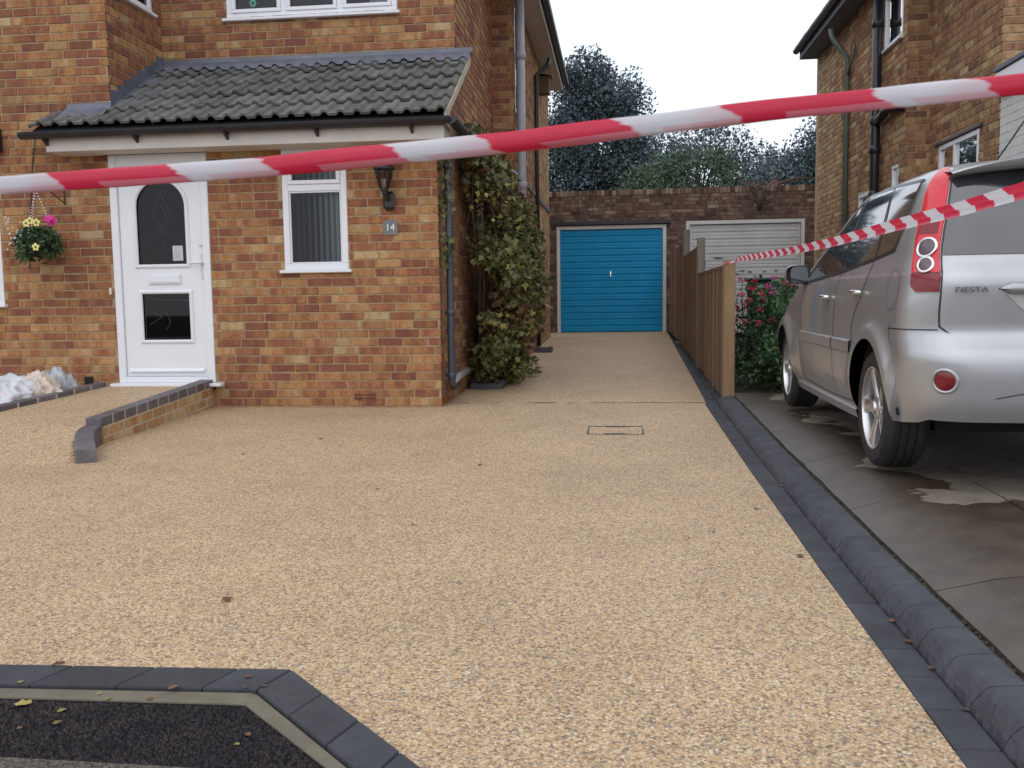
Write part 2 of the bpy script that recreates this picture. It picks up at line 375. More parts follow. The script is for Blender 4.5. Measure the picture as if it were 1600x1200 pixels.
# neighbour's concrete: damp brown with dry pale patches
def slab_mat():
    m = bpy.data.materials.new('damp_concrete'); m.use_nodes = True; t = m.node_tree; N = t.nodes; L = t.links; b = N['Principled BSDF']
    g = N.new('ShaderNodeNewGeometry'); sx = N.new('ShaderNodeSeparateXYZ'); L.new(g.outputs['Position'], sx.inputs[0])
    def noise(sc, det=6, dist=0):
        n = N.new('ShaderNodeTexNoise'); n.inputs['Scale'].default_value = sc; n.inputs['Detail'].default_value = det; n.inputs['Distortion'].default_value = dist; n.inputs['Roughness'].default_value = .62; L.new(g.outputs['Position'], n.inputs['Vector']); return n.outputs['Fac']
    def ma(op, a, c):
        q = N.new('ShaderNodeMath'); q.operation = op
        for i, x in enumerate((a, c)):
            if isinstance(x, (int, float)): q.inputs[i].default_value = x
            else: L.new(x, q.inputs[i])
        return q.outputs[0]
    def step(v, a, c):
        q = N.new('ShaderNodeMapRange'); q.interpolation_type = 'SMOOTHSTEP'; q.inputs['From Min'].default_value = a; q.inputs['From Max'].default_value = c; L.new(v, q.inputs['Value']); return q.outputs[0]
    def mix(f, a, c):
        q = N.new('ShaderNodeMixRGB'); L.new(f, q.inputs[0])
        for k, x in ((1, a), (2, c)):
            if isinstance(x, tuple): q.inputs[k].default_value = (*x, 1)
            else: L.new(x, q.inputs[k])
        return q.outputs[0]
    wob = ma('MULTIPLY', ma('SUBTRACT', noise(2.6, 3), .5), 1.1)
    inx = step(ma('ADD', sx.outputs[0], wob), 1.40, 1.43); iny = step(ma('ADD', sx.outputs[1], wob), 4.13, 4.17); far = step(sx.outputs[1], 8.2, 7.6)
    dry = ma('MULTIPLY', ma('MULTIPLY', inx, iny), 1.0)
    wet = mix(step(noise(4, 8), .35, .7), (.046, .031, .021), (.09, .062, .041))
    grey = mix(step(noise(7, 8), .3, .7), (.075, .064, .053), (.122, .107, .09))
    edge = step(ma('ADD', sx.outputs[0], ma('MULTIPLY', ma('SUBTRACT', noise(1.3, 5), .5), .9)), 1.42, 1.12)
    near = step(ma('ADD', sx.outputs[1], ma('MULTIPLY', wob, 1.6)), 3.3, 2.5)
    c = mix(ma('MAXIMUM', ma('MULTIPLY', edge, .65), ma('MULTIPLY', near, .55)), wet, grey)
    c = mix(dry, c, mix(step(noise(9, 6), .3, .7), (.15, .125, .095), (.23, .195, .15)))
    c = mix(ma('MULTIPLY', step(noise(28, 8), .56, .72), .5), c, (.045, .04, .034))
    L.new(c, b.inputs['Base Color'])
    ro = N.new('ShaderNodeMapRange'); ro.inputs['To Min'].default_value = .42; ro.inputs['To Max'].default_value = .85; L.new(dry, ro.inputs['Value']); L.new(ro.outputs[0], b.inputs['Roughness'])
    bp = N.new('ShaderNodeBump'); bp.inputs['Strength'].default_value = .5; bp.inputs['Distance'].default_value = .005; L.new(noise(85, 5), bp.inputs['Height']); L.new(bp.outputs[0], b.inputs['Normal'])
    return m
MAT['slab'] = slab_mat()
# red and white tape: stripes follow the tape's own length (uv)
def tape_mat(name, period, slant, off, soft, fold=0, layered=False):
    m = bpy.data.materials.new(name); m.use_nodes = True; t = m.node_tree; N = t.nodes; L = t.links
    b = N['Principled BSDF']; b.inputs['Roughness'].default_value = .32; o = N['Material Output']
    uv = N.new('ShaderNodeUVMap'); s = N.new('ShaderNodeSeparateXYZ'); L.new(uv.outputs[0], s.inputs[0])
    n = N.new('ShaderNodeTexNoise'); n.inputs['Scale'].default_value = 6; L.new(uv.outputs[0], n.inputs['Vector'])
    def ma(op, a, c):
        q = N.new('ShaderNodeMath'); q.operation = op
        for i, x in enumerate((a, c)):
            if isinstance(x, (int, float)): q.inputs[i].default_value = x
            else: L.new(x, q.inputs[i])
        return q.outputs[0]
    y = s.outputs[1]
    if fold: y = ma('ABSOLUTE', ma('SUBTRACT', y, .5), 0)
    u = ma('ADD', ma('DIVIDE', s.outputs[0], period), ma('MULTIPLY', y, slant))
    u = ma('ADD', u, ma('ADD', ma('MULTIPLY', n.outputs['Fac'], soft), off))
    f = ma('FRACT', u, 0)
    e = ma('MINIMUM', ma('DIVIDE', f, .02), 1.0); g2 = ma('MAXIMUM', ma('MINIMUM', ma('DIVIDE', ma('SUBTRACT', .62 if layered else .54, f), .02), 1.0), 0.0)
    k = ma('MULTIPLY', e, g2)
    if layered:   # the inner wrap shows faintly through the outer one on the lower side
        f2 = ma('FRACT', ma('ADD', u, .3), 0); l1 = ma('LESS_THAN', f2, .5); l2 = ma('LESS_THAN', s.outputs[1], .27)
        k = ma('MAXIMUM', k, ma('MULTIPLY', ma('MULTIPLY', l1, l2), .26)); k = ma('SUBTRACT', k, ma('MULTIPLY', ma('MULTIPLY', ma('SUBTRACT', 1.0, l1), l2), ma('MULTIPLY', k, .3)))
    mi = N.new('ShaderNodeMixRGB'); L.new(k, mi.inputs[0]); mi.inputs[1].default_value = (.74, .73, .76, 1); mi.inputs[2].default_value = (.72, .035, .09, 1)
    L.new(mi.outputs[0], b.inputs['Base Color'])
    tr = N.new('ShaderNodeBsdfTranslucent'); L.new(mi.outputs[0], tr.inputs[0])
    ms = N.new('ShaderNodeMixShader'); ms.inputs[0].default_value = .4; L.new(b.outputs[0], ms.inputs[1]); L.new(tr.outputs[0], ms.inputs[2]); L.new(ms.outputs[0], o.inputs[0])
    return m

# ------------------------------------------------------------------ ground
def z0(y): return float(np.interp(y, [-5, 3.5, 5.65, 8.1, 19.2], [-.085, -.085, -.06, -.008, .195]))
def zpath(y): return float(np.interp(y, [5.35, 5.7, 6.2, 7.2, 8.0], [-.075, 0.0, .085, .145, .195]))
def wallx(y): return float(np.interp(y, [5.4, 5.5, 5.8, 6.0, 6.2, 8.2], [-3.43, -3.46, -3.63, -3.71, -3.725, -3.725]))
def zdrive(x, y):
    z = z0(y)
    if 5.3 < y < 8.2 and x < wallx(y): z = max(z, zpath(min(y, 8.0)))
    return z
gm = MB(); gm.grid([[(x, y, -.3) for x in np.linspace(-220, 220, 12)] for y in np.linspace(-60, 320, 12)])
struct(gm.build('ground', MAT['soil']))
# road behind and under the camera
rd = MB(); rd.add([(-12, -14, -.17), (12, -14, -.17), (12, 1.0, -.14), (-12, 1.0, -.14)], [(0, 1, 2, 3)])
struct(rd.build('road', MAT['asphalt2']))
# driveway surface
def edge_x(y): return float(np.interp(y, [0, 8.15, 8.25, 19.2], [.755, .755, .775, 1.0]))
dm = MB()
ys = list(np.arange(1.0, 5.2, .25)) + list(np.arange(5.2, 8.3, .05)) + list(np.arange(8.4, 19.3, .4)) + [19.3]
xs_l = list(np.arange(-9, -4.0, .25)) + list(np.arange(-4.0, -3.2, .03)) + list(np.arange(-3.2, .7, .2))
def front_y(x):   # line of the edging at the footway
    if x < -.87: return 2.375
    if x < -.35: return 2.375 + (x + .87) * -1.10
    return 1.0
rows = []
for y in ys:
    row = []
    for x in xs_l + [edge_x(y)]:
        yy = max(y, front_y(x)) if y < 3.0 else y
        row.append((x, yy, zdrive(x, yy)))
    rows.append(row)
dm.grid(rows)
struct(dm.build('driveway', MAT['resin'], smooth=False))
# expansion joint across the drive and the small lines of the recessed manhole tray
jm = MB()
for k in range(22):
    a = lerp(-1.45, .76, k / 22); b_ = lerp(-1.45, .76, (k + 1) / 22)
    if random.random() < .2: continue
    y_ = 8.27 + random.uniform(-.004, .004); h = random.uniform(.006, .014); zz = z0(y_)
    jm.add([(a, y_ - h, zz + .004), (b_, y_ - h, zz + .004), (b_, y_ + h, zz + .004), (a, y_ + h, zz + .004)], [(0, 1, 2, 3)])
o = jm.build('driveway_joint', MAT['soil']); tag(o, 'thin dark joint line running across the pale gravel drive', 'joint')
mh = thing('manhole_cover', 'recessed manhole cover filled with drive gravel, thin metal rim showing', 'manhole cover', (-.02, 6.76, z0(6.76)))
def flat(mb, x0, y0, x1, y1, dz=.004):
    mb.add([(x0, y0, z0(y0) + dz), (x1, y0, z0(y0) + dz), (x1, y1, z0(y1) + dz), (x0, y1, z0(y1) + dz)], [(0, 1, 2, 3)])
a = MB(); flat(a, -.215, 6.60, .18, 6.925); a.build('tray', MAT['resin'], mh)
for (q0, q1, q2, q3) in ((-.222, 6.6, -.21, 6.93), (.172, 6.6, .184, 6.93), (-.222, 6.925, .184, 6.933), (-.10, 6.6, .05, 6.606), (-.1, 6.9, .05, 6.907)):
    a = MB(); a.box((q0, q1, z0(q1)), (q2, q3, z0(q1) + .009)); a.build('rim', MAT['slate_pipe'], mh)

# charcoal pavers beside the drive
pav = struct(bpy.data.objects.new('paver_border', None)); COL.objects.link(pav)
strip = MB(); strip.add([(.74, .9, -.12), (1.06, .9, -.12), (1.06, 8.3, -.045), (.74, 8.3, -.045)], [(0, 1, 2, 3)])
strip.build('bedding', MAT['soil'], pav)
y = 1.1
while y < 19.0:
    L_ = .203; x0_, x1_ = edge_x(y) + .002, (.862 if y < 8.15 else .925 + (y - 8.2) * .008)
    if x1_ - x0_ > .02:
        p = MB(); p.tint(0, random.random(), 0); j = random.uniform(-.0015, .0015)
        zz = z0(y) + .002 + j; z2 = z0(y + L_) + .002 + j
        p.bbox((x0_ + random.uniform(-.003, .002), y + .0025, zz - .06), (x1_, y + L_ - .0025, zz), .004)
        p.v = [(a_, b_, c_ + (z2 - zz) * ((b_ - y) / L_)) for a_, b_, c_ in p.v]
        p.build('paver', MAT['paver'], pav, org=((x0_ + x1_) / 2, y + L_ / 2, zz))
    y += L_
# kerb
kb = struct(bpy.data.objects.new('kerb', None)); COL.objects.link(kb)
y = 1.1
while y < 8.1:
    L_ = .203; p = MB(); p.tint(0, random.random(), 0); zz = z0(y)
    prof = [(.862, -.08), (.864, .010), (.871, .028), (.882, .043), (.895, .057), (.911, .067), (.95, .071), (.995, .073), (1.003, .066), (1.004, -.08)]
    rws = []
    for k in range(15):
        yy = y + .002 + (L_ - .004) * k / 14; r_ = []
        for i, (px_, pz_) in enumerate(prof):
            n_ = mnoise.noise(Vector((px_ * 30, yy * 22, pz_ * 60))) * .005 + abs(mnoise.noise(Vector((px_ * 60, yy * 55, pz_ * 60)))) * .013 - .004 if 1 <= i <= 4 else 0
            e_ = -.0018 if k in (0, 14) else 0
            r_.append((px_ + n_ - (e_ if i < 4 else 0), yy, z0(yy) + pz_ + n_ * .5 + e_))
        rws.append(r_)
    p.grid(rws); n0 = len(prof)
    p.f.append(tuple(range(n0))); p.f.append(tuple(range(14 * n0, 15 * n0))[::-1])
    p.build('kerb_block', MAT['kerb'], kb, org=(.93, y + L_ / 2, zz)); y += L_
# neighbour's concrete
def zn(x, y): return lerp(z0(y) + .06, float(np.interp(y, [1, 3, 4.2, 8.5], [-.02, .03, .058, .06])), min(1, max(0, (x - 1.02) / .24)))
nb = struct(bpy.data.objects.new('neighbour_driveway', None)); COL.objects.link(nb)
so_ = MB(); so_.grid([[(x, y, zn(x, y) - .02) for x in np.linspace(1.0, 4.5, 22)] for y in np.linspace(.9, 19.3, 60)])
so_.build('bedding', MAT['soil'], nb)
js = [.9, 2.0, 3.08, 4.2, 5.28, 6.34, 7.42, 8.5]
for (xa, xb) in ((1.03, 1.652), (1.664, 3.5)):
    for i in range(len(js) - 1):
        p = MB(); ya, yb = js[i] + .004, js[i + 1] - .004
        xsn = np.linspace(xa, xb, 8); ysn = np.linspace(ya, yb, 8)
        rr = []
        for yy in ysn:
            r_ = []
            for k, xx in enumerate(xsn):
                ex = mnoise.noise(Vector((yy * 9, 3, xa))) * .012 if k == 0 else 0
                r_.append((xx + ex, yy, zn(xx, yy)))
            rr.append(r_)
        p.grid(rr)
        p.grid([[(q[0], q[1], q[2] - .04) for q in rr[0]], rr[0]]); p.grid([[(r[0][0], r[0][1], r[0][2] - .04) for r in rr][::-1], [r[0] for r in rr][::-1]])
        p.build('concrete_slab', MAT['slab'], nb, smooth=True, autosm=40, org=((xa + xb) / 2, (ya + yb) / 2, zn(xa, ya)))

# footway: charcoal blocks, concrete edging, tarmac
fb = struct(bpy.data.objects.new('footway_edging', None)); COL.objects.link(fb)
ZF = -.081
def quad_block(name, mat, pts, zt, th, par, jit=.0):
    p = MB(); p.tint(0, random.random(), 0)
    c = np.mean(pts, axis=0); n = len(pts)
    inn = [(q[0] + (c[0] - q[0]) * .03, q[1] + (c[1] - q[1]) * .03) for q in pts]
    vs = [(q[0], q[1], zt - th) for q in pts] + [(q[0], q[1], zt - .004) for q in pts] + [(q[0], q[1], zt) for q in inn]
    fs = []
    for i in range(n):
        k = (i + 1) % n
        fs += [(i, k, n + k, n + i), (n + i, n + k, 2 * n + k, 2 * n + i)]
    fs.append(tuple(range(2 * n, 3 * n))); p.add(vs, fs)
    return p.build(name, mat, par, org=(c[0], c[1], zt))
def A2(px, py, z=ZF): q = at(px, py, Z=z); return np.array([q[0], q[1]])
# outer (gravel side) and inner line of blocks
O0, O1, O2 = A2(0, 1040), A2(456, 1048), A2(700, 1234)
I0, I1, I2 = A2(0, 1067), A2(402, 1079), A2(600, 1239)
def ext(a, b, t): return a + (b - a) * t
dirL = (O0 - O1) / np.linalg.norm(O0 - O1)
# joints measured from the mitre going left
for k in range(20):
    s0, s1 = k * .242 + (.0 if k == 0 else -.09), (k + 1) * .242 - .09
    a = [O1 + dirL * (s0 + .0025) + 0, O1 + dirL * (s1 - .0025), I1 + dirL * (s1 - .0025), I1 + dirL * (s0 + .0025)]
    quad_block('paver', MAT['paver'], [tuple(q) for q in a][::-1], ZF + .004 + random.uniform(-.001, .001), .06, fb)
dO = (O2 - O1); dI = (I2 - I1); Ln = np.linalg.norm(dO); dO /= Ln; dI /= np.linalg.norm(dI)
for k in range(6):
    s0, s1 = k * .2 * 1.0, (k + 1) * .2
    a = [O1 + dO * (s0 + .0025), O1 + dO * (s1 - .0025), I1 + dI * (s1 - .0025), I1 + dI * (s0 + .0025)]
    quad_block('paver', MAT['paver'], [tuple(q) for q in a], ZF + .004 + random.uniform(-.001, .001), .06, fb)
E1 = A2(382, 1098); dirE = (A2(0, 1087) - E1); dirE /= np.linalg.norm(dirE); E2 = A2(560, 1236); dE = (E2 - E1) / np.linalg.norm(E2 - E1)
g_ = .006
for k in range(5):
    s0, s1 = k * .92, (k + 1) * .92
    I1b = I1 + np.array([0, -g_])
    a = [I1b + dirL * (s0 + .001), I1b + dirL * (s1 - .001), E1 + dirE * (s1 - .001), E1 + dirE * (s0 + .001)]
    quad_block('edging_kerb', MAT['concrete_light'], [tuple(q) for q in a][::-1], ZF - .004, .06, fb)
for k in range(2):
    s0, s1 = k * .9, (k + 1) * .9
    I1b = I1 + np.array([-.004, -g_])
    a = [I1b + dI * (s0 + .001), I1b + dI * (s1 - .001), E1 + dE * (s1 - .001), E1 + dE * (s0 + .001)]
    quad_block('edging_kerb', MAT['concrete_light'], [tuple(q) for q in a], ZF - .004, .06, fb)
bed = MB(); bd = [O1 + dirL * 6, O1 + np.array([.01, .01]), O2 + np.array([.02, 0]), O2 + dO * 1, np.array([-9., 1.0])]
bed.add([(q[0], q[1], ZF - .012) for q in bd], [(0, 4, 3, 2, 1)]); bed.build('bedding', MAT['soil'], fb)
ta = MB(); T = [E1 + dirE * 7, E1, E1 + dE * 1.2, np.array([E1[0] + dE[0] * 1.2, .9]), np.array([-9., .9])]
ta.add([(q[0], q[1], ZF - .008) for q in T], [(0, 4, 3, 2, 1)]); struct(ta.build('footway', MAT['asphalt']))
MAT['chip'] = M('tarmac_stone', (.014, .013, .017), .55, spec=.3, var=.6, scale=7, tintamt=.9, col2=(.036, .024, .024))
sm = MB(); sm.cur = (0, .5, 0, 1)
while len(sm.f) < 8 * 9000:
    x, y = random.uniform(-1.95, -.5), random.uniform(1.8, 2.26)
    q = np.array([x, y]); e_ = E1 - q
    if x < E1[0] and y > E1[1] + (E1[0] - x) * dirE[1] / abs(dirE[0]) - .012: continue
    if x >= E1[0] and y > E1[1] + (x - E1[0]) * dE[1] / dE[0] - .006: continue
    r_ = random.uniform(.003, .0062); z = ZF - .008; sm.tint(0, random.random(), 0)
    k_ = [r_ * random.uniform(.7, 1.35) for _ in range(6)]; an = random.uniform(0, 3); ca_, sa_ = math.cos(an) , math.sin(an)
    sm.add([(x + k_[0] * ca_, y + k_[0] * sa_, z), (x - k_[1] * ca_, y - k_[1] * sa_, z), (x - k_[2] * sa_, y + k_[2] * ca_, z), (x + k_[3] * sa_, y - k_[3] * ca_, z), (x, y, z + k_[4]), (x, y, z - .002)], [(0, 2, 4), (2, 1, 4), (1, 3, 4), (3, 0, 4), (2, 0, 5), (1, 2, 5), (3, 1, 5), (0, 3, 5)])
o = sm.build('tarmac_stones', MAT['chip'], kind='stuff'); tag(o, 'coarse black tarmac stones of the footway strip', 'tarmac')
y2 = A2(0, 1180)[1]; x2 = A2(450, 1196)
t2 = MB(); t2.add([(-9, y2 + .35, ZF - .004), (-9, .8, ZF - .004), (x2[0] + .3, .8, ZF - .004), (x2[0] + .3, x2[1] - .03, ZF - .004), (A2(0, 1180)[0], y2, ZF - .004)], [(0, 1, 2, 3, 4)])
struct(t2.build('old_footway', MAT['asphalt2']))

# ------------------------------------------------------------------ brick walls
PITCH, COURSE = .2286, .0762
class Bricks:
    """collects the bricks of one thing; the largest in the picture become single objects"""
    def __init__(s): s.items = []; s.core = MB()
    def wall(s, org, u, nrm, length, z0_, z1_, holes=(), proud=.006, ztop=None, tone=0, ends=(0, 0), zbase=None):
        org = np.array(org, float); u = np.array(u, float); nrm = np.array(nrm, float)
        zb = 0 if zbase is None else zbase
        # mortar core with the openings left out
        us = sorted({0, length} | {h[0] for h in holes} | {h[1] for h in holes}); zs = sorted({z0_, z1_} | {h[2] for h in holes} | {h[3] for h in holes})
        us = [a for a in us if 0 <= a <= length]; zs = [a for a in zs if z0_ <= a <= z1_]
        def P(a, z, n=0.): q = org + u * a + nrm * n; return (q[0], q[1], z)
        flip = np.cross(u, np.array([0, 0, 1.])).dot(nrm) < 0
        for i in range(len(us) - 1):
            for j in range(len(zs) - 1):
                cu, cz = (us[i] + us[i + 1]) / 2, (zs[j] + zs[j + 1]) / 2
                if any(h[0] < cu < h[1] and h[2] < cz < h[3] for h in holes): continue
                q = [P(us[i], zs[j]), P(us[i + 1], zs[j]), P(us[i + 1], zs[j + 1]), P(us[i], zs[j + 1])]
                s.core.add(q if not flip else q[::-1], [(0, 1, 2, 3)])
        for h in holes:   # reveals
            for (a, b, c, d) in ((h[0], h[2], h[0], h[3]), (h[1], h[2], h[1], h[3]), (h[0], h[2], h[1], h[2]), (h[0], h[3], h[1], h[3])):
                s.core.add([P(a, b, 0), P(c, d, 0), P(c, d, -.1), P(a, b, -.1)], [(0, 1, 2, 3)])
        k0 = int(math.floor((z0_ - zb) / COURSE)); k1 = int(math.ceil((z1_ - zb) / COURSE))
        for k in range(k0, k1):
            a, b = max(zb + k * COURSE + .006, z0_), min(zb + (k + 1) * COURSE - .006, z1_)
            if b - a < .015: continue
            x = -PITCH * .5 * (k % 2) - random.choice([0, 0, 0, .02])
            while x < length:
                full = PITCH if random.random() > .06 else PITCH * random.choice([.5, .75])
                lo, hi = max(x, 0), min(x + full, length); x += full
                spans = [(lo, hi)]
                for h in holes:
                    if h[2] < (a + b) / 2 < h[3]:
                        ns = []
                        for (p, q) in spans:
                            if h[1] <= p or h[0] >= q: ns.append((p, q))
                            else:
                                if p < h[0]: ns.append((p, h[0]))
                                if q > h[1]: ns.append((h[1], q))
                        spans = ns
                for (p, q) in spans:
                    pa = p + (.0062 if p > 0 else -ends[0] * proud); qb = q - (.0062 if q < length else -ends[1] * proud)
                    if qb - pa < .03: continue
                    s.items.append((org, u, nrm, pa, qb, a, b, proud + random.uniform(-.0015, .0015), tone))
    def finish(s, parent, mat, mortar, limit=300):
        s.core.build('mortar_joint', mortar, parent, kind=None)
        sc = []
        for it in s.items:
            org, u, nrm, p, q, a, b, pr, tone = it
            c1 = org + u * p; c2 = org + u * q; zc = (a + b) / 2
            P1 = proj((c1[0], c1[1], zc)); P2 = proj((c2[0], c2[1], zc)); Pm = proj(((c1[0] + c2[0]) / 2, (c1[1] + c2[1]) / 2, zc))
            vis = Pm is not None and P1 is not None and P2 is not None and -20 < Pm[0] < 1620 and -15 < Pm[1] < 1215
            if vis and (CAM - np.array([c1[0], c1[1], zc])).dot(nrm) > 0:
                d = np.linalg.norm(np.array([c1[0], c1[1], zc]) - CAM)
                sc.append(abs(P1[0] - P2[0]) * FPX * (b - a) / d)
            else: sc.append(0)
        order = np.argsort(-np.array(sc)); single = set(int(i) for i in order[:limit] if sc[i] > 30)
        rest = MB()
        for i, (org, u, nrm, p, q, a, b, pr, tone) in enumerate(s.items):
            t = float(np.clip((rng.normal(.34, .085) if rng.random() < .56 else rng.normal(.52, .06) if rng.random() < .68 else rng.normal(.7, .08)) + tone, 0, 1)); g = rng.random(); ph = rng.random()
            mb = MB() if i in single else rest
            mb.tint(t, g, ph)
            j = .0027
            def V(uu, zz, nn): w_ = org + u * (uu + random.uniform(-j, j)) + nrm * nn; return (w_[0], w_[1], zz + random.uniform(-j, j))
            e = .003
            vs = [V(p, a, -.02), V(q, a, -.02), V(q, b, -.02), V(p, b, -.02), V(p + e, a + e, pr), V(q - e, a + e, pr), V(q - e, b - e, pr), V(p + e, b - e, pr),
                  V(p, a, pr - e), V(q, a, pr - e), V(q, b, pr - e), V(p, b, pr - e)]
            fs = [(4, 5, 6, 7), (8, 9, 5, 4), (9, 10, 6, 5), (10, 11, 7, 6), (11, 8, 4, 7), (0, 1, 9, 8), (1, 2, 10, 9), (2, 3, 11, 10), (3, 0, 8, 11)]
            if np.cross(u, np.array([0, 0, 1.])).dot(nrm) < 0: fs = [f[::-1] for f in fs]
            mb.add(vs, fs)
            if i in single:
                c = org + u * (p + q) / 2; mb.build('brick', mat, parent, org=(c[0], c[1], (a + b) / 2))
        rest.build('brickwork', mat, parent, kind='stuff')

# ================================================================== LEFT HOUSE
XS, XS2 = -1.55, -1.29      # side wall planes
YF, YM, YST, YE = 8.0, 9.04, 11.75, 17.6
XB = -4.5                   # right side of the projecting bay
house = thing('brick_house', 'brick house on the left with tiled porch roof and white front door, numbered 14', 'house', (-4, 9, 0))
ZE = 4.9
B = Bricks()
XL = -8.0
dx0, dx1 = at(177, 400, Y=YF)[0], at(329, 400, Y=YF)[0]; dzb, dzt = .215, 2.33
wx0, wx1 = at(441, 300, Y=YF)[0], at(543, 350, Y=YF)[0]; wzb, wzt = 1.215, 2.28
# front wall at ground level (bay and porch share one plane)
lwx1 = at(3, 400, Y=YF)[0]
B.wall((XL, YF, 0), (1, 0, 0), (0, -1, 0), XS - XL, -.1, 2.47, holes=[(dx0 - XL, dx1 - XL, .15, dzt), (wx0 - XL, wx1 - XL, wzb, wzt), (lwx1 - 1.5 - XL, lwx1 - XL, .95, 2.1)], ends=(0, 1))
# bay upper wall, bay side, main upper wall
B.wall((XL, YF, 0), (1, 0, 0), (0, -1, 0), XB - XL, 2.47, ZE, ends=(0, 1))
bw0, bw1 = 8.02, at(236, 10, X=XB)[1]
B.wall((XB, YF + .022, 0), (0, 1, 0), (1, 0, 0), YM - YF - .022, 2.6, ZE, holes=[(bw0 - YF + .06, bw1 - YF - .022, 3.74, 4.7)])
ux0, ux1 = at(354, 15, Y=YM)[0], at(620, 5, Y=YM)[0]; uzb = 3.71
B.wall((XB, YM, 0), (1, 0, 0), (0, -1, 0), XS - XB, 2.4, ZE, holes=[(ux0 - XB, ux1 - XB, uzb, ZE - .1)], ends=(0, 1))
# flank: porch side + main side, step, rear part
B.wall((XS, YF + .022, 0), (0, 1, 0), (1, 0, 0), YM - YF - .024, -.1, 2.4, tone=-.03)
for k_ in range(8):
    ya_ = lerp(YF + .1, YM - .002, k_ / 8); B.wall((XS, ya_, 0), (0, 1, 0), (1, 0, 0), YM - .002 - ya_, 2.4 + k_ * COURSE * 1.0, 2.4 + (k_ + 1) * COURSE, tone=-.03)
B.wall((XS, YM, 0), (0, 1, 0), (1, 0, 0), YST - YM, -.1, ZE, tone=-.03)
B.wall((XS, YST, 0), (1, 0, 0), (0, -1, 0), XS2 - XS, -.1, ZE, ends=(0, 1), tone=-.03)
sw0, sw1 = 12.0, 12.75
B.wall((XS2, YST + .022, 0), (0, 1, 0), (1, 0, 0), 15.1 - YST - .022, -.1, ZE, holes=[(sw0 - YST - .022, sw1 - YST - .022, 3.3, 4.6)], tone=.02)
B.wall((XS2, 15.1, 0), (0, 1, 0), (1, 0, 0), YE - 15.1, -.1, ZE, tone=.2)
B.finish(house, MAT['brick'], MAT['mortar'])
# stone band on the rear part of the flank
a = MB(); a.box((XS2 - .02, 13.2, 2.5), (XS2 + .03, YE + .02, 2.57)); a.build('string_course', MAT['blue_brick'], house)
a = MB(); a.box((XL, YE, -.1), (XS2, YE + .2, ZE)); a.build('rear_wall', MAT['mortar'], house)

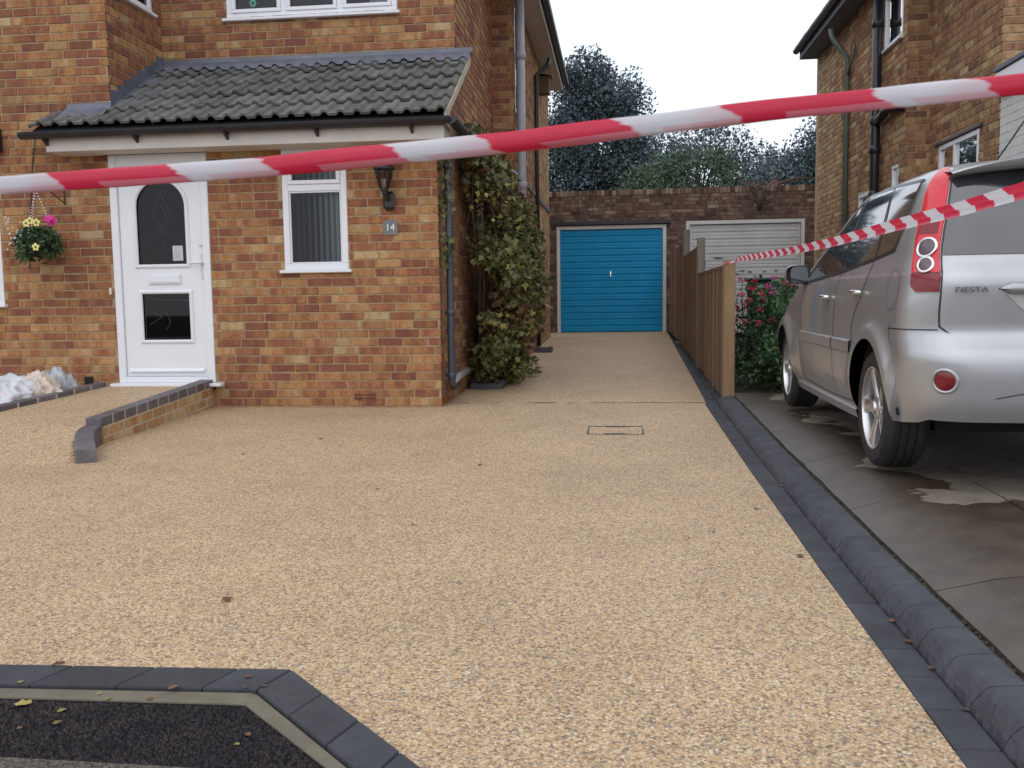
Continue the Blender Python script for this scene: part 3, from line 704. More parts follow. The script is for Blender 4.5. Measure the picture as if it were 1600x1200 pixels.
def window(parent, x0, x1, zb, zt, Y, bars=(), trans=None, depth=.03, name='window', sill=True, blinds=False, fw=.055, outer=True):
    """casement in a wall facing -Y; bars: x of mullions; trans: z of transom"""
    f = MB(); yf = Y - .004 + depth * 0; t = fw
    def fr(a, b, c, d, y0, y1, tt):
        f.bbox((a, y0, c), (b, y1, c + tt)); f.bbox((a, y0, d - tt), (b, y1, d)); f.bbox((a, y0 + .001, c + tt), (a + tt, y1, d - tt)); f.bbox((b - tt, y0 + .001, c + tt), (b, y1, d - tt))
    fr(x0, x1, zb, zt, yf, yf + .06, t)
    for bx in bars: f.bbox((bx - .03, yf + .002, zb + t), (bx + .03, yf + .06, zt - t))
    if trans: f.bbox((x0 + t, yf + .002, trans - .03), (x1 - t, yf + .06, trans + .03))
    wnd = f.build(name, MAT['upvc'], parent)
    cells = []
    bxs = [x0 + t] + [b for b in bars] + [x1 - t]; zz = [zb + t] + ([trans] if trans else []) + [zt - t]
    for i in range(len(bxs) - 1):
        for j in range(len(zz) - 1):
            cells.append((bxs[i] + (.03 if i else 0), bxs[i + 1] - (.03 if i < len(bxs) - 2 else 0), zz[j] + (.03 if j else 0), zz[j + 1] - (.03 if j < len(zz) - 2 else 0)))
    for k, (a_, b_, c_, d_) in enumerate(cells):
        if k % 2 == 1 or len(cells) == 3 and k != 1:
            s_ = MB(); tt = .035
            s_.bbox((a_, yf - .012, c_), (b_, yf + .03, c_ + tt)); s_.bbox((a_, yf - .012, d_ - tt), (b_, yf + .03, d_)); s_.bbox((a_, yf - .011, c_ + tt), (a_ + tt, yf + .03, d_ - tt)); s_.bbox((b_ - tt, yf - .011, c_ + tt), (b_, yf + .03, d_ - tt))
            s_.build('sash', MAT['upvc'], wnd)
        else:
            s_ = MB(); tt = .014
            s_.bbox((a_, yf + .01, c_), (b_, yf + .03, c_ + tt)); s_.bbox((a_, yf + .01, d_ - tt), (b_, yf + .03, d_)); s_.bbox((a_, yf + .011, c_ + tt), (a_ + tt, yf + .03, d_ - tt)); s_.bbox((b_ - tt, yf + .011, c_ + tt), (b_, yf + .03, d_ - tt))
            s_.build('glazing_bead', MAT['upvc'], wnd)
        g = MB(); g.add([(a_, yf + .028, c_), (b_, yf + .028, c_), (b_, yf + .028, d_), (a_, yf + .028, d_)], [(0, 1, 2, 3)]); g.build('pane', MAT['glass'], wnd)
    if sill:
        s_ = MB(); s_.bbox((x0 - .035, yf - .05, zb - .028), (x1 + .035, yf + .05, zb - .001), .006); s_.build('sill', MAT['upvc'], wnd)
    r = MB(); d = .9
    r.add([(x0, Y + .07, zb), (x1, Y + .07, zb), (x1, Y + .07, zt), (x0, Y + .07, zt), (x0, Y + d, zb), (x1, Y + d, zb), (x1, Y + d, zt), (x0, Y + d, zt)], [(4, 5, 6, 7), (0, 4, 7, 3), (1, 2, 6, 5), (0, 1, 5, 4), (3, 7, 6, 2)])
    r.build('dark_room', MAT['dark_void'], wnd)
    if blinds:
        n = 8
        for i in range(n):
            xc = lerp(x0 + t + .02, x1 - t - .02, (i + .5) / n); an = math.radians(112 - 7.5 * i); h = .04
            s_ = MB(); dx_, dy_ = math.cos(an) * h, math.sin(an) * h
            yb = yf + .10
            s_.grid([[(xc + dx_ * q + .006 * (1 - q * q) * math.sin(an), yb + dy_ * q - .006 * (1 - q * q), zb + .06) for q in np.linspace(-1, 1, 5)], [(xc + dx_ * q + .006 * (1 - q * q) * math.sin(an), yb + dy_ * q - .006 * (1 - q * q), zt - .03) for q in np.linspace(-1, 1, 5)]])
            s_.build('blind_slat', MAT['blind'], wnd, smooth=True)
    return wnd
tz = at(490, 293, Y=YF)[2]
window(house, wx0, wx1, wzb, wzt, YF, trans=tz, blinds=True)
window(house, lwx1 - 1.5, lwx1, .95, 2.1, YF, bars=(lwx1 - .75,))
bz = [at(443, 10, Y=YM)[0], at(531, 10, Y=YM)[0]]
uw = window(house, ux0, ux1, uzb, ZE - .1, YM, bars=bz, name='window')
# green roundel stuck inside the upstairs window
st_c = at(395, 5, Y=YM + .02)
a = MB(); a.lathe([(.001, 0), (.036, 0)], 18, 'y', (st_c[0], YM + .022, st_c[2])); a.build('window_sticker', M('green_sticker', (.1, .28, .2), .6), uw)
a = MB(); a.lathe([(.001, 0), (.014, 0)], 12, 'y', (st_c[0], YM + .020, st_c[2])); a.build('sticker_centre', M('dark_sticker', (.02, .06, .05), .6), uw)
# curtain at right of the upstairs window
a = MB(); xx = np.linspace(ux1 - .3, ux1 - .07, 12); a.grid([[(x, YM + .12 + .015 * math.sin(i * 2), uzb + .06) for i, x in enumerate(xx)], [(x, YM + .12 + .015 * math.sin(i * 2), ZE - .2) for i, x in enumerate(xx)]]); a.build('curtain', M('grey_curtain', (.35, .37, .4), .9), uw, smooth=True)

# side windows, facing +X
def window_x(parent, y0_, y1_, zb, zt, X, sgn=1, fw=.05, bars=(), frost=False):
    f = MB(); t = fw
    def bx(a, b, c, d, e0=.0, e1=.05):
        xa, xb = sorted((X + sgn * .006 - sgn * e0, X + sgn * .006 - sgn * e1)); f.bbox((xa, a, c), (xb, b, d))
    bx(y0_, y1_, zb, zb + t); bx(y0_, y1_, zt - t, zt); bx(y0_, y0_ + t, zb + t, zt - t, .001); bx(y1_ - t, y1_, zb + t, zt - t, .001)
    for b_ in bars: bx(b_ - .03, b_ + .03, zb + t, zt - t, .002)
    wnd = f.build('window', MAT['upvc'], parent)
    ed = [y0_ + t] + list(bars) + [y1_ - t]
    for i in range(len(ed) - 1):
        g = MB(); xg = X - sgn * .02
        g.add([(xg, ed[i], zb + t), (xg, ed[i + 1], zb + t), (xg, ed[i + 1], zt - t), (xg, ed[i], zt - t)], [(0, 1, 2, 3)]); g.build('pane', MAT['glass'], wnd)
    s_ = MB(); xa, xb = sorted((X - sgn * .02, X + sgn * .05)); s_.bbox((xa, y0_ - .03, zb - .03), (xb, y1_ + .03, zb - .001)); s_.build('sill', MAT['upvc'], wnd)
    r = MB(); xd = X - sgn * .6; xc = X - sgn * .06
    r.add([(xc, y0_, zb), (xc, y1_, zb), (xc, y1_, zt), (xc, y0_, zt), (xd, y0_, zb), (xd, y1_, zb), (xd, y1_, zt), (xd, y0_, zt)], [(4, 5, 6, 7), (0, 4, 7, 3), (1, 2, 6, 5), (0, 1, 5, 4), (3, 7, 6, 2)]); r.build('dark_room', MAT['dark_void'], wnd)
    return wnd
window_x(house, bw0 + .06, bw1, 3.74, 4.7, XB)
window_x(house, sw0, sw1, 3.3, 4.6, XS2)

# front door
door = thing  # keep name free
df = MB(); yd = YF - .012
fwd = .07
df.bbox((dx0, yd, dzb), (dx0 + fwd, yd + .08, dzt), .006); df.bbox((dx1 - fwd, yd, dzb), (dx1, yd + .08, dzt), .006); df.bbox((dx0 + fwd, yd + .001, dzt - .17), (dx1 - fwd, yd + .08, dzt), .006)
df.bbox((dx0 + fwd, yd + .001, dzb), (dx1 - fwd, yd + .08, dzb + .057), .006)
df.bbox((dx0 + fwd + .001, yd + .004, dzt - .176), (dx1 - fwd - .001, yd + .03, dzt - .171), .001)
dfo = df.build('door_frame', MAT['upvc'], house)
# door leaf with arched opening: built as strips around the openings
lx0, lx1, lz0, lz1 = dx0 + fwd + .004, dx1 - fwd - .004, dzb + .06, dzt - .18
gx0, gx1 = at(215, 400, Y=YF)[0], at(292, 400, Y=YF)[0]; gzt = at(253, 282, Y=YF)[2]; gzb = at(253, 414, Y=YF)[2]
hx0, hx1 = at(223, 500, Y=YF)[0], at(298, 500, Y=YF)[0]; hzt = at(258, 458, Y=YF)[2]; hzb = at(260, 532, Y=YF)[2]
cx, rr_ = (gx0 + gx1) / 2, (gx1 - gx0) / 2; zc_ = gzt - rr_ * .98
leaf = MB(); yl = yd + .022
def rq(a, b, c, d): leaf.add([(a, yl, c), (b, yl, c), (b, yl, d), (a, yl, d)], [(0, 1, 2, 3)])
rq(lx0, lx1, lz0, hzb); rq(lx0, hx0, hzb, hzt); rq(hx1, lx1, hzb, hzt); rq(lx0, lx1, hzt, gzb); rq(lx0, gx0, gzb, zc_); rq(gx1, lx1, gzb, zc_)
n = 24
for i in range(n):
    t0, t1 = PI - PI * i / n, PI - PI * (i + 1) / n
    p0 = (cx + rr_ * math.cos(t0), zc_ + rr_ * math.sin(t0)); p1 = (cx + rr_ * math.cos(t1), zc_ + rr_ * math.sin(t1))
    leaf.add([(p0[0], yl, p0[1]), (p1[0], yl, p1[1]), (p1[0], yl, lz1), (p0[0], yl, lz1)], [(0, 1, 2, 3)])
rq(lx0, gx0, zc_, lz1); rq(gx1, lx1, zc_, lz1)
leaf.box((lx0 - .001, yl + .001, lz0 - .004), (lx0 + .002, yl + .05, lz1)); leaf.box((lx1 - .002, yl + .001, lz0 - .004), (lx1 + .001, yl + .05, lz1))
dl = leaf.build('front_door', MAT['upvc'], house)
def bead(path, name='glazing_trim', w_=.026, closed=True):
    """moulded trim round an opening: path is list of (x,z)"""
    b = MB(); n = len(path); prof = [(-.5, 0), (-.42, -.010), (-.1, -.017), (.25, -.012), (.5, 0)]
    rws = []
    for i in range(n + (1 if closed else 0)):
        p = np.array(path[i % n]); a_ = np.array(path[(i - 1) % n]); c_ = np.array(path[(i + 1) % n])
        d1 = p - a_; d1 /= np.linalg.norm(d1) + 1e-9; d2 = c_ - p; d2 /= np.linalg.norm(d2) + 1e-9
        d = d1 + d2; d /= np.linalg.norm(d) + 1e-9; nn = np.array([-d[1], d[0]]); k = 1 / max(.5, abs(nn.dot(np.array([-d1[1], d1[0]]))))
        rws.append([(p[0] + nn[0] * q * w_ * k, yl + h - .001, p[1] + nn[1] * q * w_ * k) for q, h in prof])
    b.grid(rws); return b.build(name, MAT['upvc'], dl, autosm=40)
arch = [(gx0 - .012, gzb - .012)] + [(cx + (rr_ + .012) * math.cos(t), zc_ + (rr_ + .012) * math.sin(t)) for t in np.linspace(PI, 0, 20)] + [(gx1 + .012, gzb - .012)]
bead(arch, w_=.038); bead([(hx0 - .012, hzb - .012), (hx0 - .012, hzt + .012), (hx1 + .012, hzt + .012), (hx1 + .012, hzb - .012)], w_=.038)
g = MB(); g.add([(gx0, yl + .012, gzb), (gx1, yl + .012, gzb)] + [(cx + rr_ * math.cos(t), yl + .012, zc_ + rr_ * math.sin(t)) for t in np.linspace(0, PI, 20)], [tuple(range(22))]); g.build('pane', MAT['glass_dark'], dl, label='arched leaded glass pane with a pale paper notice')
g = MB(); g.add([(hx0, yl + .012, hzb), (hx1, yl + .012, hzb), (hx1, yl + .012, hzt), (hx0, yl + .012, hzt)], [(0, 1, 2, 3)]); g.build('pane', MAT['glass_dark'], dl)
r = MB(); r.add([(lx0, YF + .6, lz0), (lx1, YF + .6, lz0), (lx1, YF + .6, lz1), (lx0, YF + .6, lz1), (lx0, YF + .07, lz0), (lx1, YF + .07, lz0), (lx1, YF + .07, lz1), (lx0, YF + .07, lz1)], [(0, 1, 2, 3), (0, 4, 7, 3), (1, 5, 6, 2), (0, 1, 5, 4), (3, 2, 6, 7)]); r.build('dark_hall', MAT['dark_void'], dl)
# lead pattern
ld = MB(); yy = yl + .010
def line(mb, a, b, r_=.0022): mb.tube([(a[0], yy, a[1]), (b[0], yy, b[1])], r_, 5)
zm = (gzb + gzt) / 2 + .05
for k, (w_, h_) in enumerate([(.055, .1), (.09, .2)]):
    dzs = 0 if k == 0 else .02
    pts = [(cx - w_, zm + dzs), (cx, zm + h_ + dzs), (cx + w_, zm + dzs), (cx, zm - h_ + dzs)]
    for i in range(4): line(ld, pts[i], pts[(i + 1) % 4])
for (a_, b_) in [((gx0 + .02, gzb), (gx0 + .02, zc_)), ((gx1 - .02, gzb), (gx1 - .02, zc_)), ((gx0, zm - .25), (cx, zm - .12)), ((gx1, zm - .25), (cx, zm - .12)), ((gx0, zm + .1), (cx, zm + .25)), ((gx1, zm + .1), (cx, zm + .25)), ((cx - .03, zm - .3), (cx + .03, zm - .22)), ((cx + .03, zm - .3), (cx - .03, zm - .38))]: line(ld, a_, b_, .0016)
hm = (hzb + hzt) / 2; hc = (hx0 + hx1) / 2
for (a_, b_) in [((hx0 + .06, hm + .07), (hc - .05, hm)), ((hx0 + .06, hm - .07), (hc - .05, hm)), ((hc - .02, hm + .06), (hc + .03, hm - .05)), ((hc + .03, hm - .05), (hc - .02, hm - .12)), ((hx0, hzt - .05), (hx1, hzt - .07)), ((hx0 + .02, hzb), (hx0 + .02, hzt)), ((hx0, hzb + .02), (hx1, hzb + .02))]: line(ld, a_, b_, .0016)
ld.build('lead_came', M('lead_came_metal', (.1, .1, .105), .5, metal=.3), dl)
# letterbox, notice, handle, lock, weather bar, threshold
lb0, lb1 = at(232, 430, Y=YF), at(282, 443, Y=YF)
a = MB(); a.bbox((lb0[0] - .004, yl - .016, lb1[2] - .004), (lb1[0] + .004, yl, lb0[2] + .004), .005); lb = a.build('letterbox', MAT['upvc'], dl)
a = MB(); a.bbox((lb0[0] + .012, yl - .023, lb1[2] + .01), (lb1[0] - .012, yl - .0165, lb0[2] - .008), .003); a.build('letterbox_flap', MAT['upvc'], lb)
n0_, n1_ = at(268, 384, Y=YF), at(285, 407, Y=YF)
a = MB(); a.add([(n0_[0], yl + .008, n1_[2]), (n1_[0], yl + .008, n1_[2]), (n1_[0], yl + .008, n0_[2]), (n0_[0], yl + .008, n0_[2])], [(0, 1, 2, 3)]); nt_ = a.build('paper_notice', M('notice_paper', (.55, .57, .6), .7), dl)
a = MB()
for k in range(7):
    zq = lerp(n0_[2] - .02, n1_[2] + .015, k / 6); a.box((n0_[0] + .012, yl + .006, zq), (n1_[0] - .012 - .02 * random.random(), yl + .0075, zq + .004))
a.build('printed_line', M('grey_ink', (.3, .3, .33), .8), nt_)
hp = at(317, 416, Y=YF)
a = MB(); a.bbox((hp[0] - .017, yl - .016, hp[2] - .11), (hp[0] + .017, yl, hp[2] + .12), .006); hd = a.build('door_handle', MAT['white_paint'], dl)
a = MB(); a.tube([(hp[0], yl - .01, hp[2] + .03), (hp[0], yl - .05, hp[2] + .03), (hp[0] - .02, yl - .058, hp[2] + .032), (hp[0] - .1, yl - .055, hp[2] + .03)], .013, 8); a.build('lever', MAT['upvc'], hd, smooth=True)
a = MB(); a.lathe([(.001, -.0135), (.006, -.0135), (.006, -.011)], 10, 'y', (hp[0], yl, hp[2] - .05)); a.build('keyhole', MAT['black'], hd)
a = MB(); a.lathe([(.001, -.02), (.012, -.018), (.014, 0)], 14, 'y', (hp[0] - .01, yl, hp[2] + .19)); a.build('spyhole', MAT['chrome'], dl, smooth=True)
a = MB(); a.prism([(lx0 + .03, yl, lz0 + .075), (lx0 + .03, yl - .03, lz0 + .045), (lx0 + .03, yl, lz0 + .045)], (lx1 - lx0 - .06, 0, 0)); a.build('weather_bar', MAT['upvc'], dl)
a = MB(); a.bbox((dx0 - .05, YF - .09, dzb - .03), (dx1 + .08, YF + .05, dzb), .006); a.build('door_sill', MAT['upvc'], house)

# door bell, air brick, small dark vent, number plate, lantern
p = at(174, 455, Y=YF); bell = MB(); bell.bbox((p[0] - .013, YF - .022, p[2] - .032), (p[0] + .013, YF - .004, p[2] + .032), .004)
bo = bell.build('doorbell', M('cream_plastic', (.55, .5, .38), .5)); tag(bo, 'small cream doorbell push on the brick left of the white door', 'doorbell')
a = MB(); a.lathe([(.001, -.026), (.007, -.025), (.008, -.0225)], 12, 'y', (p[0], YF, p[2])); a.build('button', MAT['white_ink'], bo)
p0_, p1_ = at(554, 614, Y=YF), at(587, 625, Y=YF)
av = MB(); av.tint(.3, .3, .2); av.bbox((p0_[0], YF - .011, p1_[2]), (p1_[0], YF, p0_[2]), .003); ab = av.build('air_brick', MAT['brick'], house)
a = MB()
for i in range(10):
    for j in range(2):
        x = lerp(p0_[0] + .008, p1_[0] - .018, i / 9); z = lerp(p1_[2] + .01, p0_[2] - .022, j); a.box((x, YF - .0125, z), (x + .009, YF - .0112, z + .012))
a.build('air_slot', MAT['dark_void'], ab)
p0_, p1_ = at(134, 588, Y=YF), at(147, 600, Y=YF)
a = MB(); a.bbox((p0_[0], YF - .03, p1_[2]), (p1_[0], YF - .002, p0_[2]), .004)
o = a.build('wall_vent', MAT['black'], None); tag(o, 'small black plastic vent low on the brick wall left of the door', 'vent')
a = MB(); x_ = at(110, 590, Y=YF); a.bbox((x_[0] - .02, YF - .02, x_[2] - .015), (x_[0] + .02, YF - .003, x_[2] + .03), .003)
p = at(610.5, 356, Y=YF); sg = thing('house_number_sign', 'small grey slate plate reading 14 beneath the wall lantern', 'sign', (p[0], YF - .01, p[2]))
s_ = .064
oct_ = []
for (sx, sz) in ((-1, -1), (1, -1), (1, 1), (-1, 1)):
    for t in np.linspace(0, 1, 5):
        # concave scalloped corners
        a0 = {(-1, -1): 90, (1, -1): 180, (1, 1): 270, (-1, 1): 0}[(sx, sz)]; an = math.radians(a0 - 90 * t)
        oct_.append((p[0] + sx * s_ + .014 * math.cos(an), YF - .018, p[2] + sz * s_ + .014 * math.sin(an)))
a = MB(); a.prism(oct_, (0, .012, 0)); a.build('plate', MAT['plate'], sg)
def text(body, size, mat, parent, loc, name, ext_=.001, font_shear=0, align='CENTER', spacing=1):
    c = bpy.data.curves.new(name, 'FONT'); c.body = body; c.size = size; c.extrude = ext_; c.align_x = align; c.align_y = 'CENTER'; c.shear = font_shear; c.space_character = spacing
    tmp = bpy.data.objects.new('tmp', c); COL.objects.link(tmp); dg = bpy.context.evaluated_depsgraph_get()
    me = bpy.data.meshes.new_from_object(tmp.evaluated_get(dg)); bpy.data.objects.remove(tmp)
    me.materials.clear(); me.materials.append(mat)
    o = bpy.data.objects.new(name, me); COL.objects.link(o); o.parent = parent; o.location = loc; o.rotation_euler = (PI / 2, 0, 0)
    return o
text('14', .085, MAT['white_ink'], sg, (0, -.0095, 0), 'number_lettering')

p = at(606, 300, Y=YF); ln = thing('wall_lantern', 'black half-lantern with curved glass on the brick wall above the number plate', 'wall lamp', (p[0], YF - .005, p[2]))
pc = at(609, 316, Y=YF)
a = MB(); prof_ = []
for k, t in enumerate(np.linspace(-1, 1, 9)): pass
a.bbox((pc[0] - .05, YF - .06, pc[2] - .07), (pc[0] + .052, YF - .003, pc[2] + .09), .024); a.build('backplate', MAT['black'], ln, smooth=False)
lc = at(601, 283, Y=YF - .1)
a = MB(); a.tube([(pc[0], YF - .04, pc[2] + .02), (pc[0] - .005, YF - .09, pc[2] + .03), (lc[0], YF - .12, lc[2] - .105), (lc[0], YF - .12, lc[2] - .08)], [.022, .024, .02, .028], 12); a.build('arm', MAT['black'], ln, smooth=True)
yl2 = YF - .12; zb_, zt_ = lc[2] - .08, lc[2] + .1
a = MB(); a.lathe([(.03, zb_ - .01), (.034, zb_), (.034, zb_ + .012), (.03, zb_ + .014)], 20, 'z', (lc[0], yl2, 0)); a.build('lower_ring', MAT['black'], ln, smooth=True)
gl = MB(); gl.lathe([(.032, zb_ + .01), (.05, zb_ + .06), (.066, zb_ + .12), (.074, zt_)], 20, 'z', (lc[0], yl2, 0)); gl.build('glass_shade', MAT['lamp_glass'], ln, smooth=True)
for k in range(8):
    an = k * PI / 4 + .2; a = MB(); a.tube([(lc[0] + r_ * math.cos(an), yl2 + r_ * math.sin(an), z_) for r_, z_ in ((.033, zb_ + .01), (.052, zb_ + .06), (.068, zb_ + .12), (.076, zt_))], .0035, 6); a.build('glazing_bar', MAT['black'], ln)
a = MB(); a.lathe([(.09, zt_ - .004), (.094, zt_ + .008), (.07, zt_ + .03), (.035, zt_ + .06), (.012, zt_ + .075), (.014, zt_ + .09), (.001, zt_ + .1)], 20, 'z', (lc[0], yl2, 0)); a.build('cap', MAT['black'], ln, smooth=True)
a = MB(); a.lathe([(.001, zb_ + .02), (.014, zb_ + .025), (.014, zb_ + .09), (.001, zb_ + .105)], 12, 'z', (lc[0], yl2, 0)); a.build('bulb', M('frosted_bulb', (.7, .65, .55), .5), ln, smooth=True)
p = at(-6, 220, Y=YF); a = MB(); a.bbox((p[0] - .06, YF - .14, p[2] - .11), (p[0] + .07, YF - .004, p[2] + .11), .015)
o = a.build('wall_lamp', MAT['black']); tag(o, 'black wall fitting cut by the left edge of the photo, above the basket', 'wall lamp')
a = MB(); c0 = at(55, 212, Y=YF - .02); c1 = at(50, 262, Y=YF - .012); c2 = at(48, 330, Y=YF - .012); c3 = at(46, 420, Y=YF - .012)
a.tube([c0, c1, c2, c3], .004, 6); a.build('cable', MAT['black'], house)

# ------------------------------------------------------------------ porch roof
eL = at(45, 200, Y=7.66); eR = at(692, 184, Y=7.66)
EX0, EX1 = eL[0], eR[0] + .02; EY, EZ = 7.66, 2.465; TY, TZ = YM - .02, 3.245
sl_len = math.hypot(TY - EY, TZ - EZ); sv = np.array([0, TY - EY, TZ - EZ]) / sl_len; nv = np.array([0, -sv[2], sv[1]])
GA = sl_len / 5.0
proof = bpy.data.objects.new('porch_roof', None); COL.objects.link(proof); proof.parent = house; proof.location = (0, 0, 0); proof.empty_display_size = .1
def tile_mesh():
    """one double roman tile, origin at its lower left corner; x width .30, s up the slope"""
    W_, L_ = .302, GA + .055; prof = []
    for t in np.linspace(0, 1, 25):
        ph = (t * 2) % 1.0 if t < 1 else 0.0
        h = .031 * math.sin(PI * (ph - .5) / .5) ** .75 if ph > .5 else 0.0
        prof.append((t * W_, h))
    b = MB(); th = .022; up = .034
    def P(x, s, h): return (x, s * sv[1] + h * nv[1], s * sv[2] + h * nv[2])
    top0 = [P(x, 0, h + up) for x, h in prof]; top1 = [P(x, L_, h) for x, h in prof]
    bot0 = [P(x, 0, h + up - th) for x, h in prof]; botb = [P(x, .09, h + up - th - .012) for x, h in prof]
    b.grid([top0, top1]); b.grid([bot0, top0]); b.grid([botb, bot0])
    b.grid([[P(0, 0, -.004), P(0, 0, up)], [P(0, L_, -.02), P(0, L_, 0)]]); b.grid([[P(W_, 0, up), P(W_, 0, -.004)], [P(W_, L_, 0), P(W_, L_, -.02)]])
    b.f = [f[::-1] if i < 24 * 3 else f for i, f in enumerate(b.f)]
    return b
tiles = []
for v_ in range(5):
    random.seed(v_); t_ = tile_mesh(); t_.tint(0, random.random(), 0); t_.c = [t_.cur] * len(t_.v)
    t_.v = [(x, y_, z_) for x, y_, z_ in t_.v]
    o = t_.build('tile', MAT['tile'], proof, org=(0, 0, 0)); tiles.append(o)
first = True; nT = int(math.ceil((EX1 - EX0) / .302)); W_T = (EX1 - EX0) / nT
used = set()
for row in range(5):
    for k in range(nT):
        x = EX0 + k * W_T
        yrow = EY + row * GA * sv[1]
        if row >= 1 and x < XB - .03: continue
        v_ = random.randrange(5); src = tiles[v_]
        o = src if v_ not in used else src.copy()
        if v_ in used: COL.objects.link(o); o.parent = proof
        used.add(v_)
        o.location = (x + random.uniform(-.003, .003) + 4, EY + row * GA * sv[1] - 9, EZ + row * GA * sv[2] + random.uniform(-.002, .003))
        o.location = Vector(o.location); o.scale.x = W_T / .302
        o.rotation_euler = (random.uniform(-.006, .006), random.uniform(-.006, .006), random.uniform(-.004, .004))
# boarding under tiles
a = MB(); e2 = EX1 - .01
a.prism([(XB, EY + .02, EZ - .02), (XB, TY, TZ - .03), (XB, TY, TZ - .12), (XB, EY + .02, EZ - .09)], (e2 - XB, 0, 0)); a.build('roof_deck', MAT['dark_void'], proof)
a = MB(); a.prism([(EX0 + .02, EY + .02, EZ - .02), (EX0 + .02, YF, EZ + .18), (EX0 + .02, YF, EZ + .1), (EX0 + .02, EY + .02, EZ - .09)], (XB - EX0 - .02, 0, 0)); a.build('roof_deck', MAT['dark_void'], proof)
# verge mortar strip
a = MB(); a.prism([(EX1 - .012, EY + .01, EZ - .06), (EX1 - .012, TY, TZ - .07), (EX1 - .012, TY, TZ + .012), (EX1 - .012, EY + .01, EZ + .012)], (.02, 0, 0)); a.build('verge_mortar', MAT['mortar_l'], proof)
# lead flashings: apron along the main wall, stepped along the bay, small apron over the bay end
f_ = MB(); fx1 = EX1 + .03
def wavy(x): ph = ((x - EX0) / W_T * 2) % 1.0; return .031 * math.sin(PI * (ph - .5) / .5) ** .75 if ph > .5 else 0
xsf = np.arange(XB + .0, fx1, .02)
dn = .2
rows_ = [[(x, YM - .013, TZ + .095) for x in xsf], [(x, YM - .02, TZ + .03) for x in xsf],
         [(x, TY - sv[1] * dn * .3 + nv[1] * .06, TZ - sv[2] * dn * .3 + nv[2] * .075) for x in xsf], [(x, TY - sv[1] * dn * .75 + nv[1] * (.035 + wavy(x) * .6), TZ - sv[2] * dn * .75 + nv[2] * (.056 + wavy(x) * .6)) for x in xsf],
         [(x, TY - sv[1] * dn * 1 + nv[1] * (.03 + wavy(x)), TZ - sv[2] * dn + nv[2] * (.042 + wavy(x)) + .004 * math.sin(x * 9)) for x in xsf]]
f_.grid(rows_); f_.build('apron_flashing', MAT['lead'], proof, smooth=True)
def zroof(y): return EZ + (y - EY) * sv[2] / sv[1]
# stepped flashing on the bay side
ya, yb_ = YF + .01, YM - .01
f_ = MB(); st = []; y = ya
f_.grid([[(XB + .012, y_, zroof(y_) + .035) for y_ in np.linspace(ya - .08, yb_, 14)], [(XB + .016, y_, zroof(y_) + .03) for y_ in np.linspace(ya - .08, yb_, 14)], [(XB + .19, y_, zroof(y_) + .03 + .004 * math.sin(y_ * 20)) for y_ in np.linspace(ya - .08, yb_, 14)]][::-1])
f_.build('soaker_flashing', MAT['lead'], proof, smooth=True)
f_ = MB(); k = 0; ny = int((yb_ - ya) / .125)
for k in range(ny + 1):
    y_a = ya + k * (yb_ - ya) / ny - .02; y_b = y_a + (yb_ - ya) / ny + .015
    y_b = min(y_b, yb_)
    if y_b - y_a < .03: continue
    zt1 = zroof(y_b) + .125; zb1, zb2 = zroof(y_a) + .02, zroof(y_b) + .02
    f_.prism([(XB + .009 + .0005 * (k % 2), y_a, zb1), (XB + .009 + .0005 * (k % 2), y_b, zb2), (XB + .009 + .0005 * (k % 2), y_b, zt1), (XB + .009 + .0005 * (k % 2), y_a + .02, zt1 - .02)], (.003, 0, 0))
f_.build('stepped_flashing', MAT['lead'], proof)
f_ = MB(); xsf = np.arange(EX0 + .16, XB + .03, .02); ze = zroof(YF)
f_.grid([[(x, YF - .011, ze + .07) for x in xsf], [(x, YF - .016, ze + .03) for x in xsf], [(x, YF - .11, zroof(YF - .11) + .035 + wavy(x) * .8) for x in xsf], [(x, YF - .17, zroof(YF - .17) + .022 + wavy(x)) for x in xsf]]); f_.build('apron_flashing', MAT['lead'], proof, smooth=True)
# fascia, soffit, gutter, brackets
a = MB(); a.bbox((EX0 + .12, EY + .045, EZ - .2), (EX1 - .02, EY + .065, EZ - .03), .003); a.build('fascia', MAT['soffit'], house)
a = MB(); a.bbox((EX0 + .12, EY + .066, EZ - .2), (EX1 - .02, YF - .006, EZ - .188), .002); a.build('soffit', MAT['soffit'], house)
a = MB(); a.prism([(EX1 - .04, EY + .066, EZ - .187), (EX1 - .04, YF - .006, EZ - .187), (EX1 - .04, YF - .006, EZ + .1), (EX1 - .04, EY + .066, EZ - .04)], (.02, 0, 0)); a.build('soffit_end', MAT['soffit'], house)
a = MB(); a.bbox((dx0 - .005, YF - .01, dzt + .001), (dx1 + .005, YF + .02, EZ - .2), .002); a.build('door_head_panel', MAT['soffit'], house)
a = MB(); a.bbox((wx0 - .03, YF - .01, wzt + .001), (wx1 + .03, YF + .02, EZ - .2), .002); a.build('window_head_panel', MAT['soffit'], house)
def gutter(parent, p0, p1, r_=.055, name='gutter', mat=None, down=(0, 0, -1)):
    p0 = np.array(p0, float); p1 = np.array(p1, float); d = (p1 - p0); d /= np.linalg.norm(d); side = np.cross(d, (0, 0, 1.)); side /= np.linalg.norm(side); g = MB()
    for rr in (r_, r_ - .004):
        rws = [[tuple(P_ + side * rr * math.cos(t) - np.array([0, 0, 1]) * rr * math.sin(t)) for t in np.linspace(0, PI, 11)] for P_ in (p0, p1)]
        g.grid(rws)
    for P_ in (p0, p1): g.add([tuple(P_ + side * r_ * math.cos(t) - np.array([0, 0, 1]) * r_ * math.sin(t)) for t in np.linspace(0, PI, 11)], [tuple(range(11))])
    return g.build(name, mat or MAT['black'], parent)
gy = EY - .015
gut = gutter(house, (EX0 - .07, gy, EZ - .045), (EX1 + .05, gy, EZ - .035))
